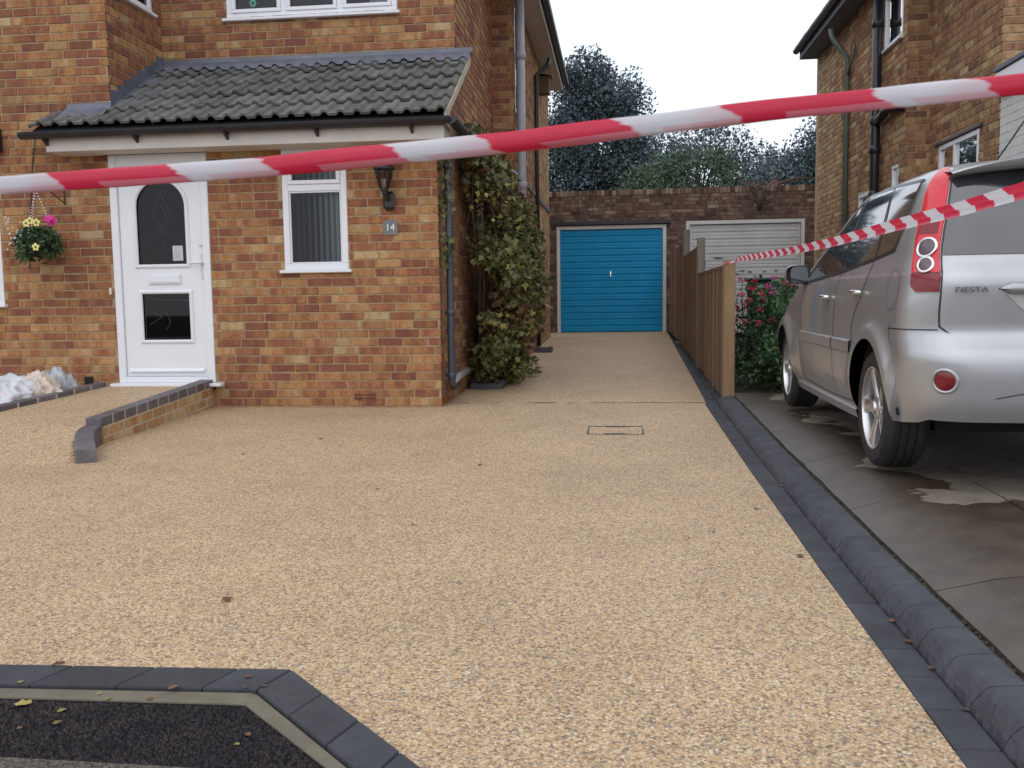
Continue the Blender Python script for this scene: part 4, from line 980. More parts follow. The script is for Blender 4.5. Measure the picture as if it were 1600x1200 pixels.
for px_ in (65, 207, 349, 491, 640):
    x = at(px_, 205, Y=gy)[0]; a = MB()
    a.prism([(x, EY + .044, EZ - .05), (x, gy - .05, EZ - .07), (x, gy - .02, EZ - .105), (x, EY + .044, EZ - .15)], (.022, 0, 0)); a.build('gutter_bracket', MAT['black'], gut)
# return gutter and downpipe at the porch corner
gx = EX1 + .07
gutter(house, (gx - .02, gy - .02, EZ - .04), (gx - .02, YF + .28, EZ - .05), name='gutter')
dp = MB(); dpx, dpy = XS + .075, YF + .13
dp.tube([(gx - .02, YF + .2, EZ - .09), (gx - .02, YF + .2, EZ - .14), (dpx, dpy, EZ - .24), (dpx, dpy, 1.0), (dpx, dpy, .26), (dpx, dpy, .2), (dpx + .02, dpy + .04, .15)], .034, 14); dpo = dp.build('downpipe', MAT['slate_pipe'], house, smooth=True)
for z_ in (.82, 2.1, .26):
    a = MB(); a.lathe([(.036, z_ - .025), (.041, z_ - .022), (.041, z_ + .022), (.036, z_ + .025)], 16, 'z', (dpx, dpy, 0)); a.build('pipe_collar', MAT['slate_pipe'], dpo, smooth=True)
    a = MB(); a.box((XS, dpy - .012, z_ - .01), (dpx, dpy + .012, z_ + .01)); a.build('pipe_clip', MAT['slate_pipe'], dpo)
a = MB(); a.tube([(dpx + .005, dpy + .0, .2), (dpx + .0, dpy + .25, .215), (dpx - .01, dpy + .9, .235)], .036, 12); a.build('waste_pipe', MAT['grey_pipe'], house, smooth=True)

# soil pipe and rear downpipe
sx = XS2 + .09
sy = at(813, 100, X=sx)[1]
a = MB(); a.tube([(sx, sy, z0(sy)), (sx, sy, 5.15)], .055, 18); sp_ = a.build('soil_pipe', MAT['grey_pipe'], house, smooth=True)
for z_ in (2.35, 2.95, 3.95, 1.2):
    a = MB(); a.lathe([(.056, z_ - .05), (.066, z_ - .045), (.066, z_ + .045), (.056, z_ + .05)], 18, 'z', (sx, sy, 0)); a.build('pipe_collar', MAT['grey_pipe'], sp_, smooth=True)
zj = at(825, 240, X=sx)[2]
a = MB(); a.tube([(sx, sy, zj), (sx + .09, sy - .02, zj + .05), (sx + .13, sy - .03, zj + .03)], .04, 12); a.lathe([(.001, -.065), (.048, -.063), (.05, -.05)], 14, 'y', (sx, sy, zj)); a.build('branch_junction', MAT['grey_pipe'], sp_, smooth=True)
a = MB(); zz = at(790, 258, X=XS2 + .03)[2]; a.tube([(XS + .05, YST - .05, zz + .12), (XS2 - .06, YST - .05, zz + .1), (XS2 + .03, YST - .03, zz + .05), (sx, sy - .03, zz - .05)], .018, 8); a.tube([(XS2 + .02, YST + .2, zz - .3), (sx, sy - .02, zz - .4)], .02, 8); a.build('waste_pipe', MAT['grey_pipe'], house, smooth=True)
bx_ = XS2 + .05; by = at(838, 150, X=bx_)[1]
a = MB(); zt_ = 4.35
a.tube([(XS2 + .25, by + .1, 4.62), (XS2 + .22, by + .08, 4.5), (bx_, by, zt_), (bx_, by, 3), (bx_, by, z0(by) + .05)], .034, 12); a.build('downpipe', MAT['black'], house, smooth=True)

# main roof: soffit, fascia, gutter and tiles along the flank
a = MB(); a.bbox((XS - .1, YM - .2, 4.78), (XS2 + .27, YE + .15, 4.80), .003); a.build('soffit', MAT['soffit'], house)
a = MB(); a.bbox((XS2 + .27, YM - .2, 4.775), (XS2 + .29, YE + .15, 4.93), .003); a.build('fascia', MAT['soffit'], house)
gutter(house, (XS2 + .345, YM - .2, 4.9), (XS2 + .345, YE + .15, 4.9))
rf = MB(); n_r = 14
slope = math.tan(math.radians(35)); xe, xr = XS2 + .36, -5.5
for i in range(n_r):
    xa, xb = lerp(xe, xr, i / n_r), lerp(xe, xr, (i + 1) / n_r + .01)
    for j in range(30):
        ya, yb_ = lerp(YM - .25, YE + .2, j / 30), lerp(YM - .25, YE + .2, (j + 1) / 30) - .01
        h = random.uniform(.02, .03); zA, zB = 4.94 + (xe - xa) * slope, 4.94 + (xe - xb) * slope
        rf.add([(xa, ya, zA + h), (xa, yb_, zA + h), (xb, yb_, zB), (xb, ya, zB), (xa, ya, zA - .02), (xa, yb_, zA - .02)], [(0, 1, 2, 3), (4, 5, 1, 0)])
ro = rf.build('main_roof', MAT['rooftile'], house, kind='stuff')
rb = MB(); zr = 4.9 + (xe - xr) * slope
rb.prism([(xe, YM, 4.92), (xr, YM, zr), (2 * xr - xe, YM, 4.92)], (0, YE - YM, 0)); rb.build('gable', MAT['mortar'], house)
# wooden bird box under the eaves
p = at(850, 133, X=XS2 + .08); bb = thing('nest_box', 'brown wooden bird box fixed under the eaves of the left house', 'bird box', (XS2 + .08, p[1], p[2]))
a = MB(); a.bbox((XS2 + .006, p[1] - .12, p[2] - .15), (XS2 + .17, p[1] + .12, p[2] + .12), .004); a.build('box', MAT['wood'], bb)
a = MB(); a.prism([(XS2 + .006, p[1] - .15, p[2] + .16), (XS2 + .22, p[1] - .15, p[2] + .121), (XS2 + .22, p[1] - .15, p[2] + .14), (XS2 + .006, p[1] - .15, p[2] + .18)], (0, .3, 0)); a.build('lid', MAT['wood_grey'], bb)

# ================================================================== RIGHT HOUSE
XR, XR2 = 3.5, 3.24; YR_step, YR_end, YRm = 11.1, 15.75, 9.15
nh = thing('brick_house', 'brick house on the right beyond the silver car, black and green drainpipes', 'house', (6, 12, 0))
B = Bricks()
rw0, rw1 = at(1530, 215, X=XR)[1], at(1467, 240, X=XR)[1]
def zr_(px, py, X): return at(px, py, X=X)[2]
B.wall((XR, YRm + .022, 0), (0, 1, 0), (-1, 0, 0), YR_step - YRm - .022, -.1, ZE, holes=[(rw0 - YRm - .022, rw1 - YRm - .022, 1.75, 2.52)], tone=.03)
B.wall((XR2, YR_step, 0), (1, 0, 0), (0, -1, 0), XR - XR2, -.1, ZE, tone=.0, ends=(1, 0))
w1y0, w1y1 = at(1411, 60, X=XR2)[1], at(1388, 60, X=XR2)[1] + .15
w2y0, w2y1 = at(1404, 270, X=XR2)[1], at(1394, 270, X=XR2)[1]; w3y0, w3y1 = at(1362, 290, X=XR2)[1], at(1342, 290, X=XR2)[1]
w1b = at(1395, 70, X=XR2)[2]
def U(y): return y - YR_step - .022
B.wall((XR2, 14.2, 0), (0, 1, 0), (-1, 0, 0), YR_end - 14.2, -.1, ZE, tone=.22)
B.wall((XR2, YR_step + .022, 0), (0, 1, 0), (-1, 0, 0), 14.2 - YR_step - .022, -.1, ZE, holes=[(U(w1y0), U(w1y1), w1b, 4.5), (U(w2y0), U(w2y1), 2.0, 2.42), (U(w3y0), U(w3y1), 1.3, 2.25)], tone=.03)
B.wall((XR, YRm, 0), (1, 0, 0), (0, -1, 0), 3.5, -.1, ZE, ends=(1, 0), tone=.05)
B.finish(nh, MAT['brick_n'], MAT['mortar'])
window_x(nh, rw0, rw1, 1.75, 2.52, XR, -1, bars=((rw0 + rw1) / 2 + .1,)); window_x(nh, w1y0, w1y1, w1b, 4.5, XR2, -1)
window_x(nh, w2y0, w2y1, 2.0, 2.42, XR2, -1, fw=.035); window_x(nh, w3y0, w3y1, 1.3, 2.25, XR2, -1)
a = MB(); a.bbox((XR - .03, rw0 - .1, 2.53), (XR + .02, rw1 + .1, 2.56), .003); a.build('lintel_trim', MAT['slate_pipe'], nh)
a = MB(); a.box((XR2, YR_end, -.1), (8, YR_end + .2, ZE)); a.build('rear_wall', MAT['mortar'], nh)
# white painted porch side with bargeboard
pz = at(1569, 170, X=XR)[2]
B2 = Bricks(); B2.wall((XR - .0, 7.9, 0), (0, 1, 0), (-1, 0, 0), YRm - 7.9 - .006, -.1, 2.72, proud=.004)
wp = MB()
for it in B2.items[:0]: pass
for (org, u, nrm, p, q, a_, b_, pr, tone) in B2.items:
    wp.add([(XR, org[1] + p, a_), (XR, org[1] + q, a_), (XR, org[1] + q, b_), (XR, org[1] + p, b_), (XR - pr, org[1] + p + .002, a_ + .002), (XR - pr, org[1] + q - .002, a_ + .002), (XR - pr, org[1] + q - .002, b_ - .002), (XR - pr, org[1] + p + .002, b_ - .002)], [(4, 7, 6, 5), (0, 1, 5, 4), (2, 3, 7, 6), (1, 2, 6, 5), (3, 0, 4, 7)])
wp.build('painted_brickwork', MAT['white_paint'], nh, kind='stuff'); B2.core.build('painted_joint', MAT['white_paint'], nh)
a = MB(); a.box((XR + .003, 7.9, -.1), (XR + 3.5, YRm, 2.7)); a.build('porch_front', MAT['white_paint'], nh)
a = MB(); a.bbox((XR - .06, 7.6, 2.72), (XR - .035, YRm + .0, 2.92), .003); a.build('bargeboard', MAT['upvc'], nh)
a = MB(); a.bbox((XR - .08, 7.55, 2.93), (XR + 3.4, YRm - .01, 2.97), .003); a.build('porch_roof', MAT['lead'], nh)
# pipes
bx_ = XR2 - .085; by = at(1369, 150, X=bx_)[1]
a = MB(); a.tube([(bx_, by, 0), (bx_, by, 5.6)], .056, 18); sp_ = a.build('soil_pipe', MAT['black'], nh, smooth=True)
zj = at(1366, 190, X=bx_)[2]
for z_ in (zj, zj - .35, zj - .9, 4.2):
    a = MB(); a.lathe([(.057, z_ - .05), (.067, z_ - .045), (.067, z_ + .045), (.057, z_ + .05)], 18, 'z', (bx_, by, 0)); a.build('pipe_collar', MAT['black'], sp_, smooth=True)
q1, q2 = at(1382, 172, X=bx_), at(1400, 166, X=bx_)
a = MB(); a.tube([(bx_, by, zj - .04), (bx_, q1[1] + .05, q1[2] - .04), (bx_, q1[1], q1[2]), (bx_ + .02, q2[1], q2[2]), (bx_ + .1, q2[1] - .05, q2[2] - .03)], [.05, .055, .05, .052, .05], 14); a.build('branch_pipe', MAT['black'], sp_, smooth=True)
bx_ = XR2 - .05; by = at(1323, 150, X=bx_)[1]
a = MB(); a.tube([(XR2 - .26, by + .1, 4.62), (XR2 - .24, by + .08, 4.5), (XR2 - .12, by + .02, 4.3), (bx_, by, 4.2), (bx_, by, 0)], .036, 12); a.build('downpipe', MAT['green_pipe'], nh, smooth=True)
a = MB(); a.tube([(XR2 - .04, by - .35, 4.3), (XR2 - .04, by - .3, 4.15), (bx_, by, 3.95)], .02, 8); a.build('overflow_pipe', MAT['green_pipe'], nh, smooth=True)
# eaves
a = MB(); a.bbox((XR2 - .27, YRm - .2, 4.72), (XR + .1, YR_end + .15, 4.74), .003); a.build('soffit', M('dark_painted_soffit', (.1, .105, .14), .6), nh)
a = MB(); a.bbox((XR2 - .29, YRm - .2, 4.72), (XR2 - .271, YR_end + .15, 4.88), .003); a.build('fascia', M('dark_painted_fascia', (.09, .1, .14), .6), nh)
gutter(nh, (XR2 - .345, YRm - .2, 4.86), (XR2 - .345, YR_end + .15, 4.86), mat=MAT['slate_pipe'])
rf = MB(); xe, xr = XR2 - .36, 7.5
for i in range(n_r):
    xa, xb = lerp(xe, xr, i / n_r), lerp(xe, xr, (i + 1) / n_r + .01)
    for j in range(24):
        ya, yb_ = lerp(YRm - .25, YR_end + .2, j / 24), lerp(YRm - .25, YR_end + .2, (j + 1) / 24) - .01
        h = random.uniform(.02, .03); zA, zB = 4.9 + (xa - xe) * slope, 4.9 + (xb - xe) * slope
        rf.add([(xa, ya, zA + h), (xa, yb_, zA + h), (xb, yb_, zB), (xb, ya, zB), (xa, ya, zA - .02), (xa, yb_, zA - .02)], [(3, 2, 1, 0), (0, 1, 5, 4)])
rf.build('main_roof', MAT['rooftile'], nh, kind='stuff')
rb = MB(); zr = 4.88 + (xr - xe) * slope
rb.prism([(xe, YRm, 4.87), (xr, YRm, zr), (2 * xr - xe, YRm, 4.87)], (0, YR_end - YRm, 0)); rb.build('gable', MAT['mortar'], nh)

# ================================================================== GARAGES
YG = 19.2
gar = thing('garage_block', 'low dark brick garage building closing the drive, ragged brick parapet', 'garage', (1, YG, 0))
B = Bricks()
b0, b1, bt = at(870, 400, Y=YG)[0], at(1041, 400, Y=YG)[0], 2.37
c0_, c1_, ct = at(1072, 380, Y=YG)[0], at(1257, 380, Y=YG)[0], 2.42
GX0 = -3.0
B.wall((GX0, YG, 0), (1, 0, 0), (0, -1, 0), 4.9 - GX0, 0, 2.97, holes=[(b0 - GX0, b1 - GX0, 0, bt), (c0_ - GX0, c1_ - GX0, 0, ct)], tone=-.02)
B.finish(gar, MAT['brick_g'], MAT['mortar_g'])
# soldier course coping
x = GX0
while x < 4.9:
    a = MB(); a.tint(float(np.clip(rng.beta(1.5, 1.5) + .05, 0, 1)), rng.random(), rng.random()); a.box((x + .004, YG - .012, 2.975), (x + .072, YG + .2, 3.075 + random.uniform(-.004, .004) + .012 * (x + 1.3) / 5), .003)
    a.build('coping_brick', MAT['brick_g'], gar, org=(x + .035, YG, 3.02)); x += .0762
a = MB(); a.box((GX0, YG + .22, 0), (4.9, YG + 5, 2.75)); a.build('garage_body', MAT['mortar_g'], gar)
a = MB(); a.bbox((b0 - .12, YG - .07, bt + .02), (b1 + .09, YG - .004, bt + .09), .004); a.build('lintel', MAT['black'], gar)
def gdoor(x0, x1, zb, zt, mat, fmat, ribs, lab):
    f = MB(); t = .07
    f.bbox((x0, YG - .012, zb), (x0 + t, YG + .09, zt), .003); f.bbox((x1 - t, YG - .012, zb), (x1, YG + .09, zt), .003); f.bbox((x0 + t, YG - .011, zt - t), (x1 - t, YG + .09, zt), .003)
    f.build('door_frame', fmat, gar)
    d = MB(); a_, b_ = x0 + t + .008, x1 - t - .008; yb = YG + .035
    zs_ = np.linspace(zb + .01, zt - t - .01, ribs + 1); st_ = .035
    d.box((a_, yb - .012, zb + .01), (a_ + st_, yb + .02, zt - t - .01)); d.box((b_ - st_, yb - .012, zb + .01), (b_, yb + .02, zt - t - .01))
    dd = d.build('garage_door', mat, gar, label=lab)
    for i in range(ribs):
        r_ = MB(); u0, u1 = zs_[i], zs_[i + 1]; h = u1 - u0
        pr = [(0, .014), (.035, .014), (.06, -.002), (.35, -.005), (.42, .0), (.5, .0), (.56, -.005), (.94, -.002), (.965, .014), (1, .014)]
        r_.grid([[(a_ + st_, yb + q[1], u0 + h * q[0]), (b_ - st_, yb + q[1], u0 + h * q[0])] for q in pr]); r_.f = [f_[::-1] for f_ in r_.f]
        r_.build('door_rib', mat, dd)
    return dd, (a_ + b_) / 2, yb
dd, hx, yb = gdoor(b0, b1, z0(YG) - .0, bt, MAT['blue_door'], MAT['white_paint'], 16, 'bright blue ribbed up-and-over door')
ph = at(954, 428, Y=YG)
a = MB(); a.lathe([(.001, -.05), (.02, -.045), (.022, -.02), (.03, -.018), (.03, 0)], 14, 'y', (ph[0], yb, ph[2])); a.box((ph[0] - .008, yb - .06, ph[2] - .06), (ph[0] + .008, yb - .045, ph[2] + .06)); a.build('door_handle', MAT['chrome'], dd)
dd, hx, yb = gdoor(c0_, c1_, .15, ct, MAT['white_door'], MAT['white_paint'], 15, 'weathered white ribbed up-and-over door with paint flaking low down')
# peeling paint patches
for (px_, py_, w_) in ((1160, 423, .09), (1152, 428, .06), (1172, 425, .07), (1195, 424, .05), (1213, 423, .06), (1121, 403, .16)):
    p = at(px_, py_, Y=YG); a = MB()
    pts = [(p[0] + w_ * (.5 + .3 * random.random()) * math.cos(t), yb - .0105, p[2] + .025 * (.5 + .5 * random.random()) * math.sin(t)) for t in np.linspace(0, 2 * PI, 10)[:-1]]
    a.prism(pts, (0, .004, 0)); a.build('paint_flake', MAT['lead'], dd)
a = MB(); a.bbox((at(1075, 350, Y=YG)[0] - .17, YG - .06, 0), (c0_ - .02, YG - .004, 1.6), .01); a.build('side_pier', MAT['mortar_g'], gar)

# ================================================================== RETAINING WALL + PATH EDGING
rw = thing('retaining_wall', 'low curved brick retaining wall with blue brick capping beside the front path', 'wall', (-3.7, 7, 0))
def ribbon_brick(par, name, mat, c0, c1, wid, za, zb, za2, zb2, tint=None, gap=.008):
    """brick along centreline c0->c1 with width; za/zb bottoms, za2/zb2 tops"""
    a = MB(); a.tint(*(tint or (0, random.random(), random.random())))
    c0 = np.array(c0); c1 = np.array(c1); d = c1 - c0; d /= np.linalg.norm(d); n_ = np.array([-d[1], d[0]]) * wid / 2; g_ = d * gap
    q = [c0 - n_ + g_, c1 - n_ - g_, c1 + n_ - g_, c0 + n_ + g_]
    vs = [(q[0][0], q[0][1], za), (q[1][0], q[1][1], zb), (q[2][0], q[2][1], zb), (q[3][0], q[3][1], za), (q[0][0], q[0][1], za2), (q[1][0], q[1][1], zb2), (q[2][0], q[2][1], zb2), (q[3][0], q[3][1], za2)]
    a.add(vs, [(0, 3, 2, 1), (4, 5, 6, 7), (0, 1, 5, 4), (1, 2, 6, 5), (2, 3, 7, 6), (3, 0, 4, 7)])
    m_ = (c0 + c1) / 2; return a.build(name, mat, par, org=(m_[0], m_[1], (za + zb2) / 2), bev=.004)
cl = lambda y: (-3.705, y)
topz = lambda y: float(np.interp(y, [6.1, 8.0], [.135, .245]))
n_b = 11; ysb = np.linspace(6.13, 7.99, n_b + 1)
core = MB()
for i in range(24):
    ya, yb_ = lerp(6.165, 7.99, i / 24), lerp(6.165, 7.99, (i + 1) / 24)
    ca, cb = cl(ya), cl(yb_)
    core.add([(ca[0] - .055, ya, -.1), (ca[0] + .0555, ya, -.1), (ca[0] + .0555, ya, topz(ya) - .003), (ca[0] - .055, ya, topz(ya) - .003), (cb[0] - .055, yb_, -.1), (cb[0] + .0555, yb_, -.1), (cb[0] + .0555, yb_, topz(yb_) - .003), (cb[0] - .055, yb_, topz(yb_) - .003)], [(1, 5, 6, 2), (3, 2, 6, 7), (0, 3, 7, 4), (0, 1, 2, 3)])
core.build('mortar_joint', MAT['mortar_l'], rw)
for i in range(n_b):
    ya, yb_ = ysb[i], ysb[i + 1]
    ribbon_brick(rw, 'capping_brick', MAT['blue_brick'], cl(ya), cl(yb_), .118, topz(ya) - .066, topz(yb_) - .066, topz(ya), topz(yb_))
for row in range(3):
    off_ = .1 * (row % 2); ysr = [6.13] + [v for v in np.arange(6.13 + off_ + .11, 7.95, .215)] + [7.99]
    for i in range(len(ysr) - 1):
        ya, yb_ = ysr[i], ysr[i + 1]; zt_a, zt_b = topz(ya) - .075 * (row + 1) - .001, topz(yb_) - .075 * (row + 1) - .001
        if yb_ - ya < .03: continue
        ribbon_brick(rw, 'brick', MAT['brick'], cl(ya), cl(yb_), .114, zt_a - .064, zt_b - .064, zt_a, zt_b, tint=(random.uniform(.62, .95), .4 + random.random() * .6, random.random()), gap=.006)
# end: low curved blue bricks stepping down to the gravel
ky = np.array([6.13, 5.98, 5.84, 5.7, 5.58, 5.46]); kx = np.array([-3.705, -3.665, -3.60, -3.515, -3.435, -3.365])
dy_ = np.linspace(6.13, 5.46, 19); pf = np.polyfit(ky, kx, 3); dxs = np.polyval(pf, dy_)
for i in range(3):
    a = MB(); a.tint(0, random.random(), 0); rws = []
    for k in range(i * 6, i * 6 + 7):
        e_ = .003 if k == i * 6 else -.003 if k == i * 6 + 6 else 0
        tx = np.polyval(np.polyder(pf), dy_[k]); nn = np.array([1, -tx]) / math.hypot(1, tx); q = np.array([dxs[k], dy_[k] - e_]); zt_ = lerp(.088, .02, (k / 18) ** 1.2)
        A_, B_ = q - nn * .058, q + nn * .066
        rws.append([(B_[0], B_[1], -.12), (B_[0], B_[1], zt_ - .006), (B_[0] - nn[0] * .006, B_[1] - nn[1] * .006, zt_), (A_[0] + nn[0] * .006, A_[1] + nn[1] * .006, zt_), (A_[0], A_[1], zt_ - .006), (A_[0], A_[1], -.12)])
    a.grid(rws); a.f = [f[::-1] for f in a.f]
    a.add(rws[0], [tuple(range(6))]); a.add(rws[-1], [tuple(range(6))[::-1]])
    a.build('capping_brick', MAT['blue_brick'], rw, org=(rws[3][2][0], rws[3][2][1], 0))
# left edging of path
pe = thing('path_edging', 'row of blue bricks edging the left side of the front path', 'edging', (-4.85, 7.2, 0))
core = MB()
yv = np.linspace(5.6, 7.94, 12)
ecl = lambda y: (lerp(-5.0, -4.68, (y - 5.6) / 2.34), y)
core.grid([[(ecl(y_)[0] + .048, y_, zpath(y_) - .05) for y_ in yv], [(ecl(y_)[0] + .048, y_, zpath(y_) + .035) for y_ in yv], [(ecl(y_)[0] - .048, y_, zpath(y_) + .035) for y_ in yv]]); core.build('mortar_joint', MAT['mortar_l'], pe)
for i in range(11):
    ya, yb_ = yv[i] + .004, yv[i + 1] - .004
    ribbon_brick(pe, 'edging_brick', MAT['blue_brick'], ecl(ya), ecl(yb_), .104, zpath(ya) - .08, zpath(yb_) - .08, zpath(ya) + .04, zpath(yb_) + .04)
# bed left of the path, mortar lip below the porch wall
a = MB(); a.add([(-9, 5.2, -.03), (-4.95, 5.2, -.03), (-4.7, 8.0, .18), (-9, 8.0, .18)], [(0, 1, 2, 3)]); struct(a.build('garden_bed', MAT['soil']))

# ================================================================== FENCE
fn = thing('timber_fence', 'low brown timber closeboard fence stepping up towards the garages', 'fence', (1.0, 12, 0))
def fx(y): return .965 + (y - 8.2) * .0125
def fpost(y, zt, mat, w_=.09):
    a = MB(); x = fx(y); a.tint(0, random.random(), 0); a.bbox((x - w_ / 2, y - w_ / 2, z0(y) - .02), (x + w_ / 2, y + w_ / 2, zt), .006); return a.build('post', mat, fn, org=(x, y, z0(y)))
fpost(8.25, 1.235, MAT['wood_post'], .095)
fposts = [(at(1094.5, 400, X=1.0)[1], None, 371), (at(1071, 400, X=1.03)[1], None, 359)]
P2y, P3y, P4y = fposts[0][0], fposts[1][0], 17.0
P2z = at(1094, 371, Y=P2y)[2]; P3z = at(1071, 359, Y=P3y)[2]
fpost(P2y, P2z, MAT['wood_grey']); fpost(P3y, P3z, MAT['wood_grey']); fpost(P4y, P3z - .1, MAT['wood_grey']); fpost(18.9, P3z - .15, MAT['wood_grey'])
secs = [(8.3, P2y - .05, at(1133, 413, Y=8.3)[2]), (P2y + .05, P3y - .05, at(1089, 384, Y=P2y)[2]), (P3y + .05, P4y - .05, at(1060, 376, Y=14.5)[2]), (P4y + .05, 18.85, at(1055, 378, Y=17)[2])]
for (ya, yb_, zt_) in secs:
    y = ya; k = 0
    while y < yb_ - .02:
        w_ = min(.1, yb_ - y); a = MB(); a.tint(0, random.random(), 0); x = fx(y) - .02
        zt2 = zt_ - .035 + random.uniform(-.004, .004)
        a.add([(x, y, z0(y) + .03), (x - .018, y + w_ - .003, z0(y) + .03), (x + .012, y + w_ - .003, z0(y) + .03), (x + .012, y, z0(y) + .03), (x, y, zt2), (x - .018, y + w_ - .003, zt2), (x + .012, y + w_ - .003, zt2), (x + .012, y, zt2)], [(0, 4, 5, 1), (1, 5, 6, 2), (2, 6, 7, 3), (3, 7, 4, 0), (4, 7, 6, 5)])
        a.build('slat', MAT['wood'], fn, org=(x, y + w_ / 2, z0(y))); y += .1 - .006; k += 1
    a = MB(); a.tint(0, .6, 0); x = fx((ya + yb_) / 2); a.add([], [])
    xA, xB = fx(ya), fx(yb_)
    for nm, zz, hh, xo, ww in (('top_rail', zt_ - .035, .03, -.042, .075), ('rail', .35, .07, .02, .04), ('rail', zt_ - .25, .07, .02, .04)):
        a = MB(); a.tint(0, random.random(), 0); a.prism([(xA + xo, ya, zz), (xA + xo + ww, ya, zz), (xA + xo + ww, ya, zz + hh), (xA + xo, ya, zz + hh)], (xB - xA, yb_ - ya, 0)); a.build(nm, MAT['wood'], fn)
    y = ya
    while y < yb_:
        a = MB(); a.tint(0, random.random() * .5 + .5, 0); x = fx(y) - .055; a.bbox((x, y, z0(y) + .03), (x + .02, y + .035, zt_ - .037), .003); a.build('batten', MAT['wood'], fn, org=(x, y, z0(y))); y += .92
# stone chippings along the foot of the fence
cm = MB(); 
for k in range(1100):
    y = 8.25 + 7 * random.random() ** 1.6; x = fx(y) - .06 + random.gauss(0, .02); r_ = random.uniform(.008, .02); z = z0(y) + r_ * .3; cm.tint(0, random.random(), 0)
    c = (x, y, z); q = [(r_ * random.uniform(.6, 1.2)) for _ in range(6)]
    cm.add([(x + q[0], y, z), (x - q[1], y, z), (x, y + q[2], z), (x, y - q[3], z), (x, y, z + q[4]), (x, y, z - q[5])], [(0, 2, 4), (2, 1, 4), (1, 3, 4), (3, 0, 4), (2, 0, 5), (1, 2, 5), (3, 1, 5), (0, 3, 5)])
co_ = cm.build('stone_chippings', MAT['kerb'], kind='stuff'); tag(co_, 'dark loose stone chippings along the foot of the timber fence', 'chippings')

# ================================================================== CAR
car = thing('parked_car', 'silver hatchback parked beside the kerb, tall red tail lamp, muddy alloy wheels', 'car', (2.06, 4.05, .09), rotz=-.014)
def tab(xs, ys):
    xs = np.array(xs, float); ys = np.array(ys, float)
    def f(z):
        return float(sum(np.interp(z + d, xs, ys) * w_ for d, w_ in ((-.02, .25), (0, .5), (.02, .25))))
    return f
cw = tab([.17, .25, .40, .55, .66, .80, .92, 1.0, 1.10, 1.2, 1.3, 1.37, 1.42, 1.45, 1.465], [.77, .80, .835, .845, .842, .84, .825, .80, .772, .742, .71, .685, .64, .54, .40])
cyr = tab([.17, .28, .36, .50, 0.585, .625, .65, .80, .915, .935, 1.0, 1.1, 1.2, 1.3, 1.38, 1.42, 1.45, 1.465], [.12, .05, .015, 0, .005, .02, .085, .07, .062, .072, .12, .145, .17, .215, .26, .30, .40, .6])
cyf = tab([.17, .30, .5, .62, .72, .82, .90, .96, 1.0, 1.1, 1.2, 1.3, 1.38, 1.43, 1.465], [3.78, 3.87, 3.9, 3.86, 3.7, 3.45, 3.1, 2.85, 2.7, 2.42, 2.16, 1.92, 1.68, 1.45, 1.1])
crr = tab([.17, .5, .66, .95, 1.2, 1.4, 1.465], [.26, .25, .2, .19, .2, .24, .2])
def cwarp(x, y):
    return x * (1 - .045 * ((y - 2.0) / 2) ** 2), y + .05 * (x / .8) ** 2 * max(0, 1 - y / .8)
def cpt(u, z, off=0, side=-1):
    w_, yr, rc = cw(z), cyr(z), crr(z); L_ = rc * PI / 4
    if abs(u) <= L_:
        th = PI / 4 * (1 + u / L_); n = (math.sin(th), -math.cos(th)); x, y = w_ - rc + rc * n[0], yr + rc + rc * n[1]
    elif u > L_: n = (1, 0); x, y = w_, yr + rc + (u - L_)
    else: n = (0, -1); x, y = w_ - rc - (-u - L_), yr
    x, y = cwarp(x, y)
    return (side * (x + off * n[0]), y + off * n[1], z)
def uy(y, z): return y - cyr(z) - crr(z) + crr(z) * PI / 4          # side position
def ux(x, z): return -(cw(z) - crr(z) - x) - crr(z) * PI / 4        # rear position (x measured from the centre)
ARCH = [(.66, .345), (3.15, .335)]; AZ = .29
def sillz(y, rear):
    z = .30 if rear else float(np.interp(y, [0, .25, .9, 1.1, 3.0, 3.9], [.30, .27, .22, .19, .19, .22]))
    for ya, R in ARCH:
        if abs(y - ya) < R: z = max(z, AZ + math.sqrt(R * R - (y - ya) ** 2))
    return z
ZT = .80
tsl = set(np.linspace(0, 1, 26))
for ya, R in ARCH:
    for t in np.linspace(0, PI, 19): tsl.add((ya - R * 1.0 * math.cos(t) - .25) / (3.45 - .25))
tsl = sorted(v for v in tsl if 0 <= v <= 1)
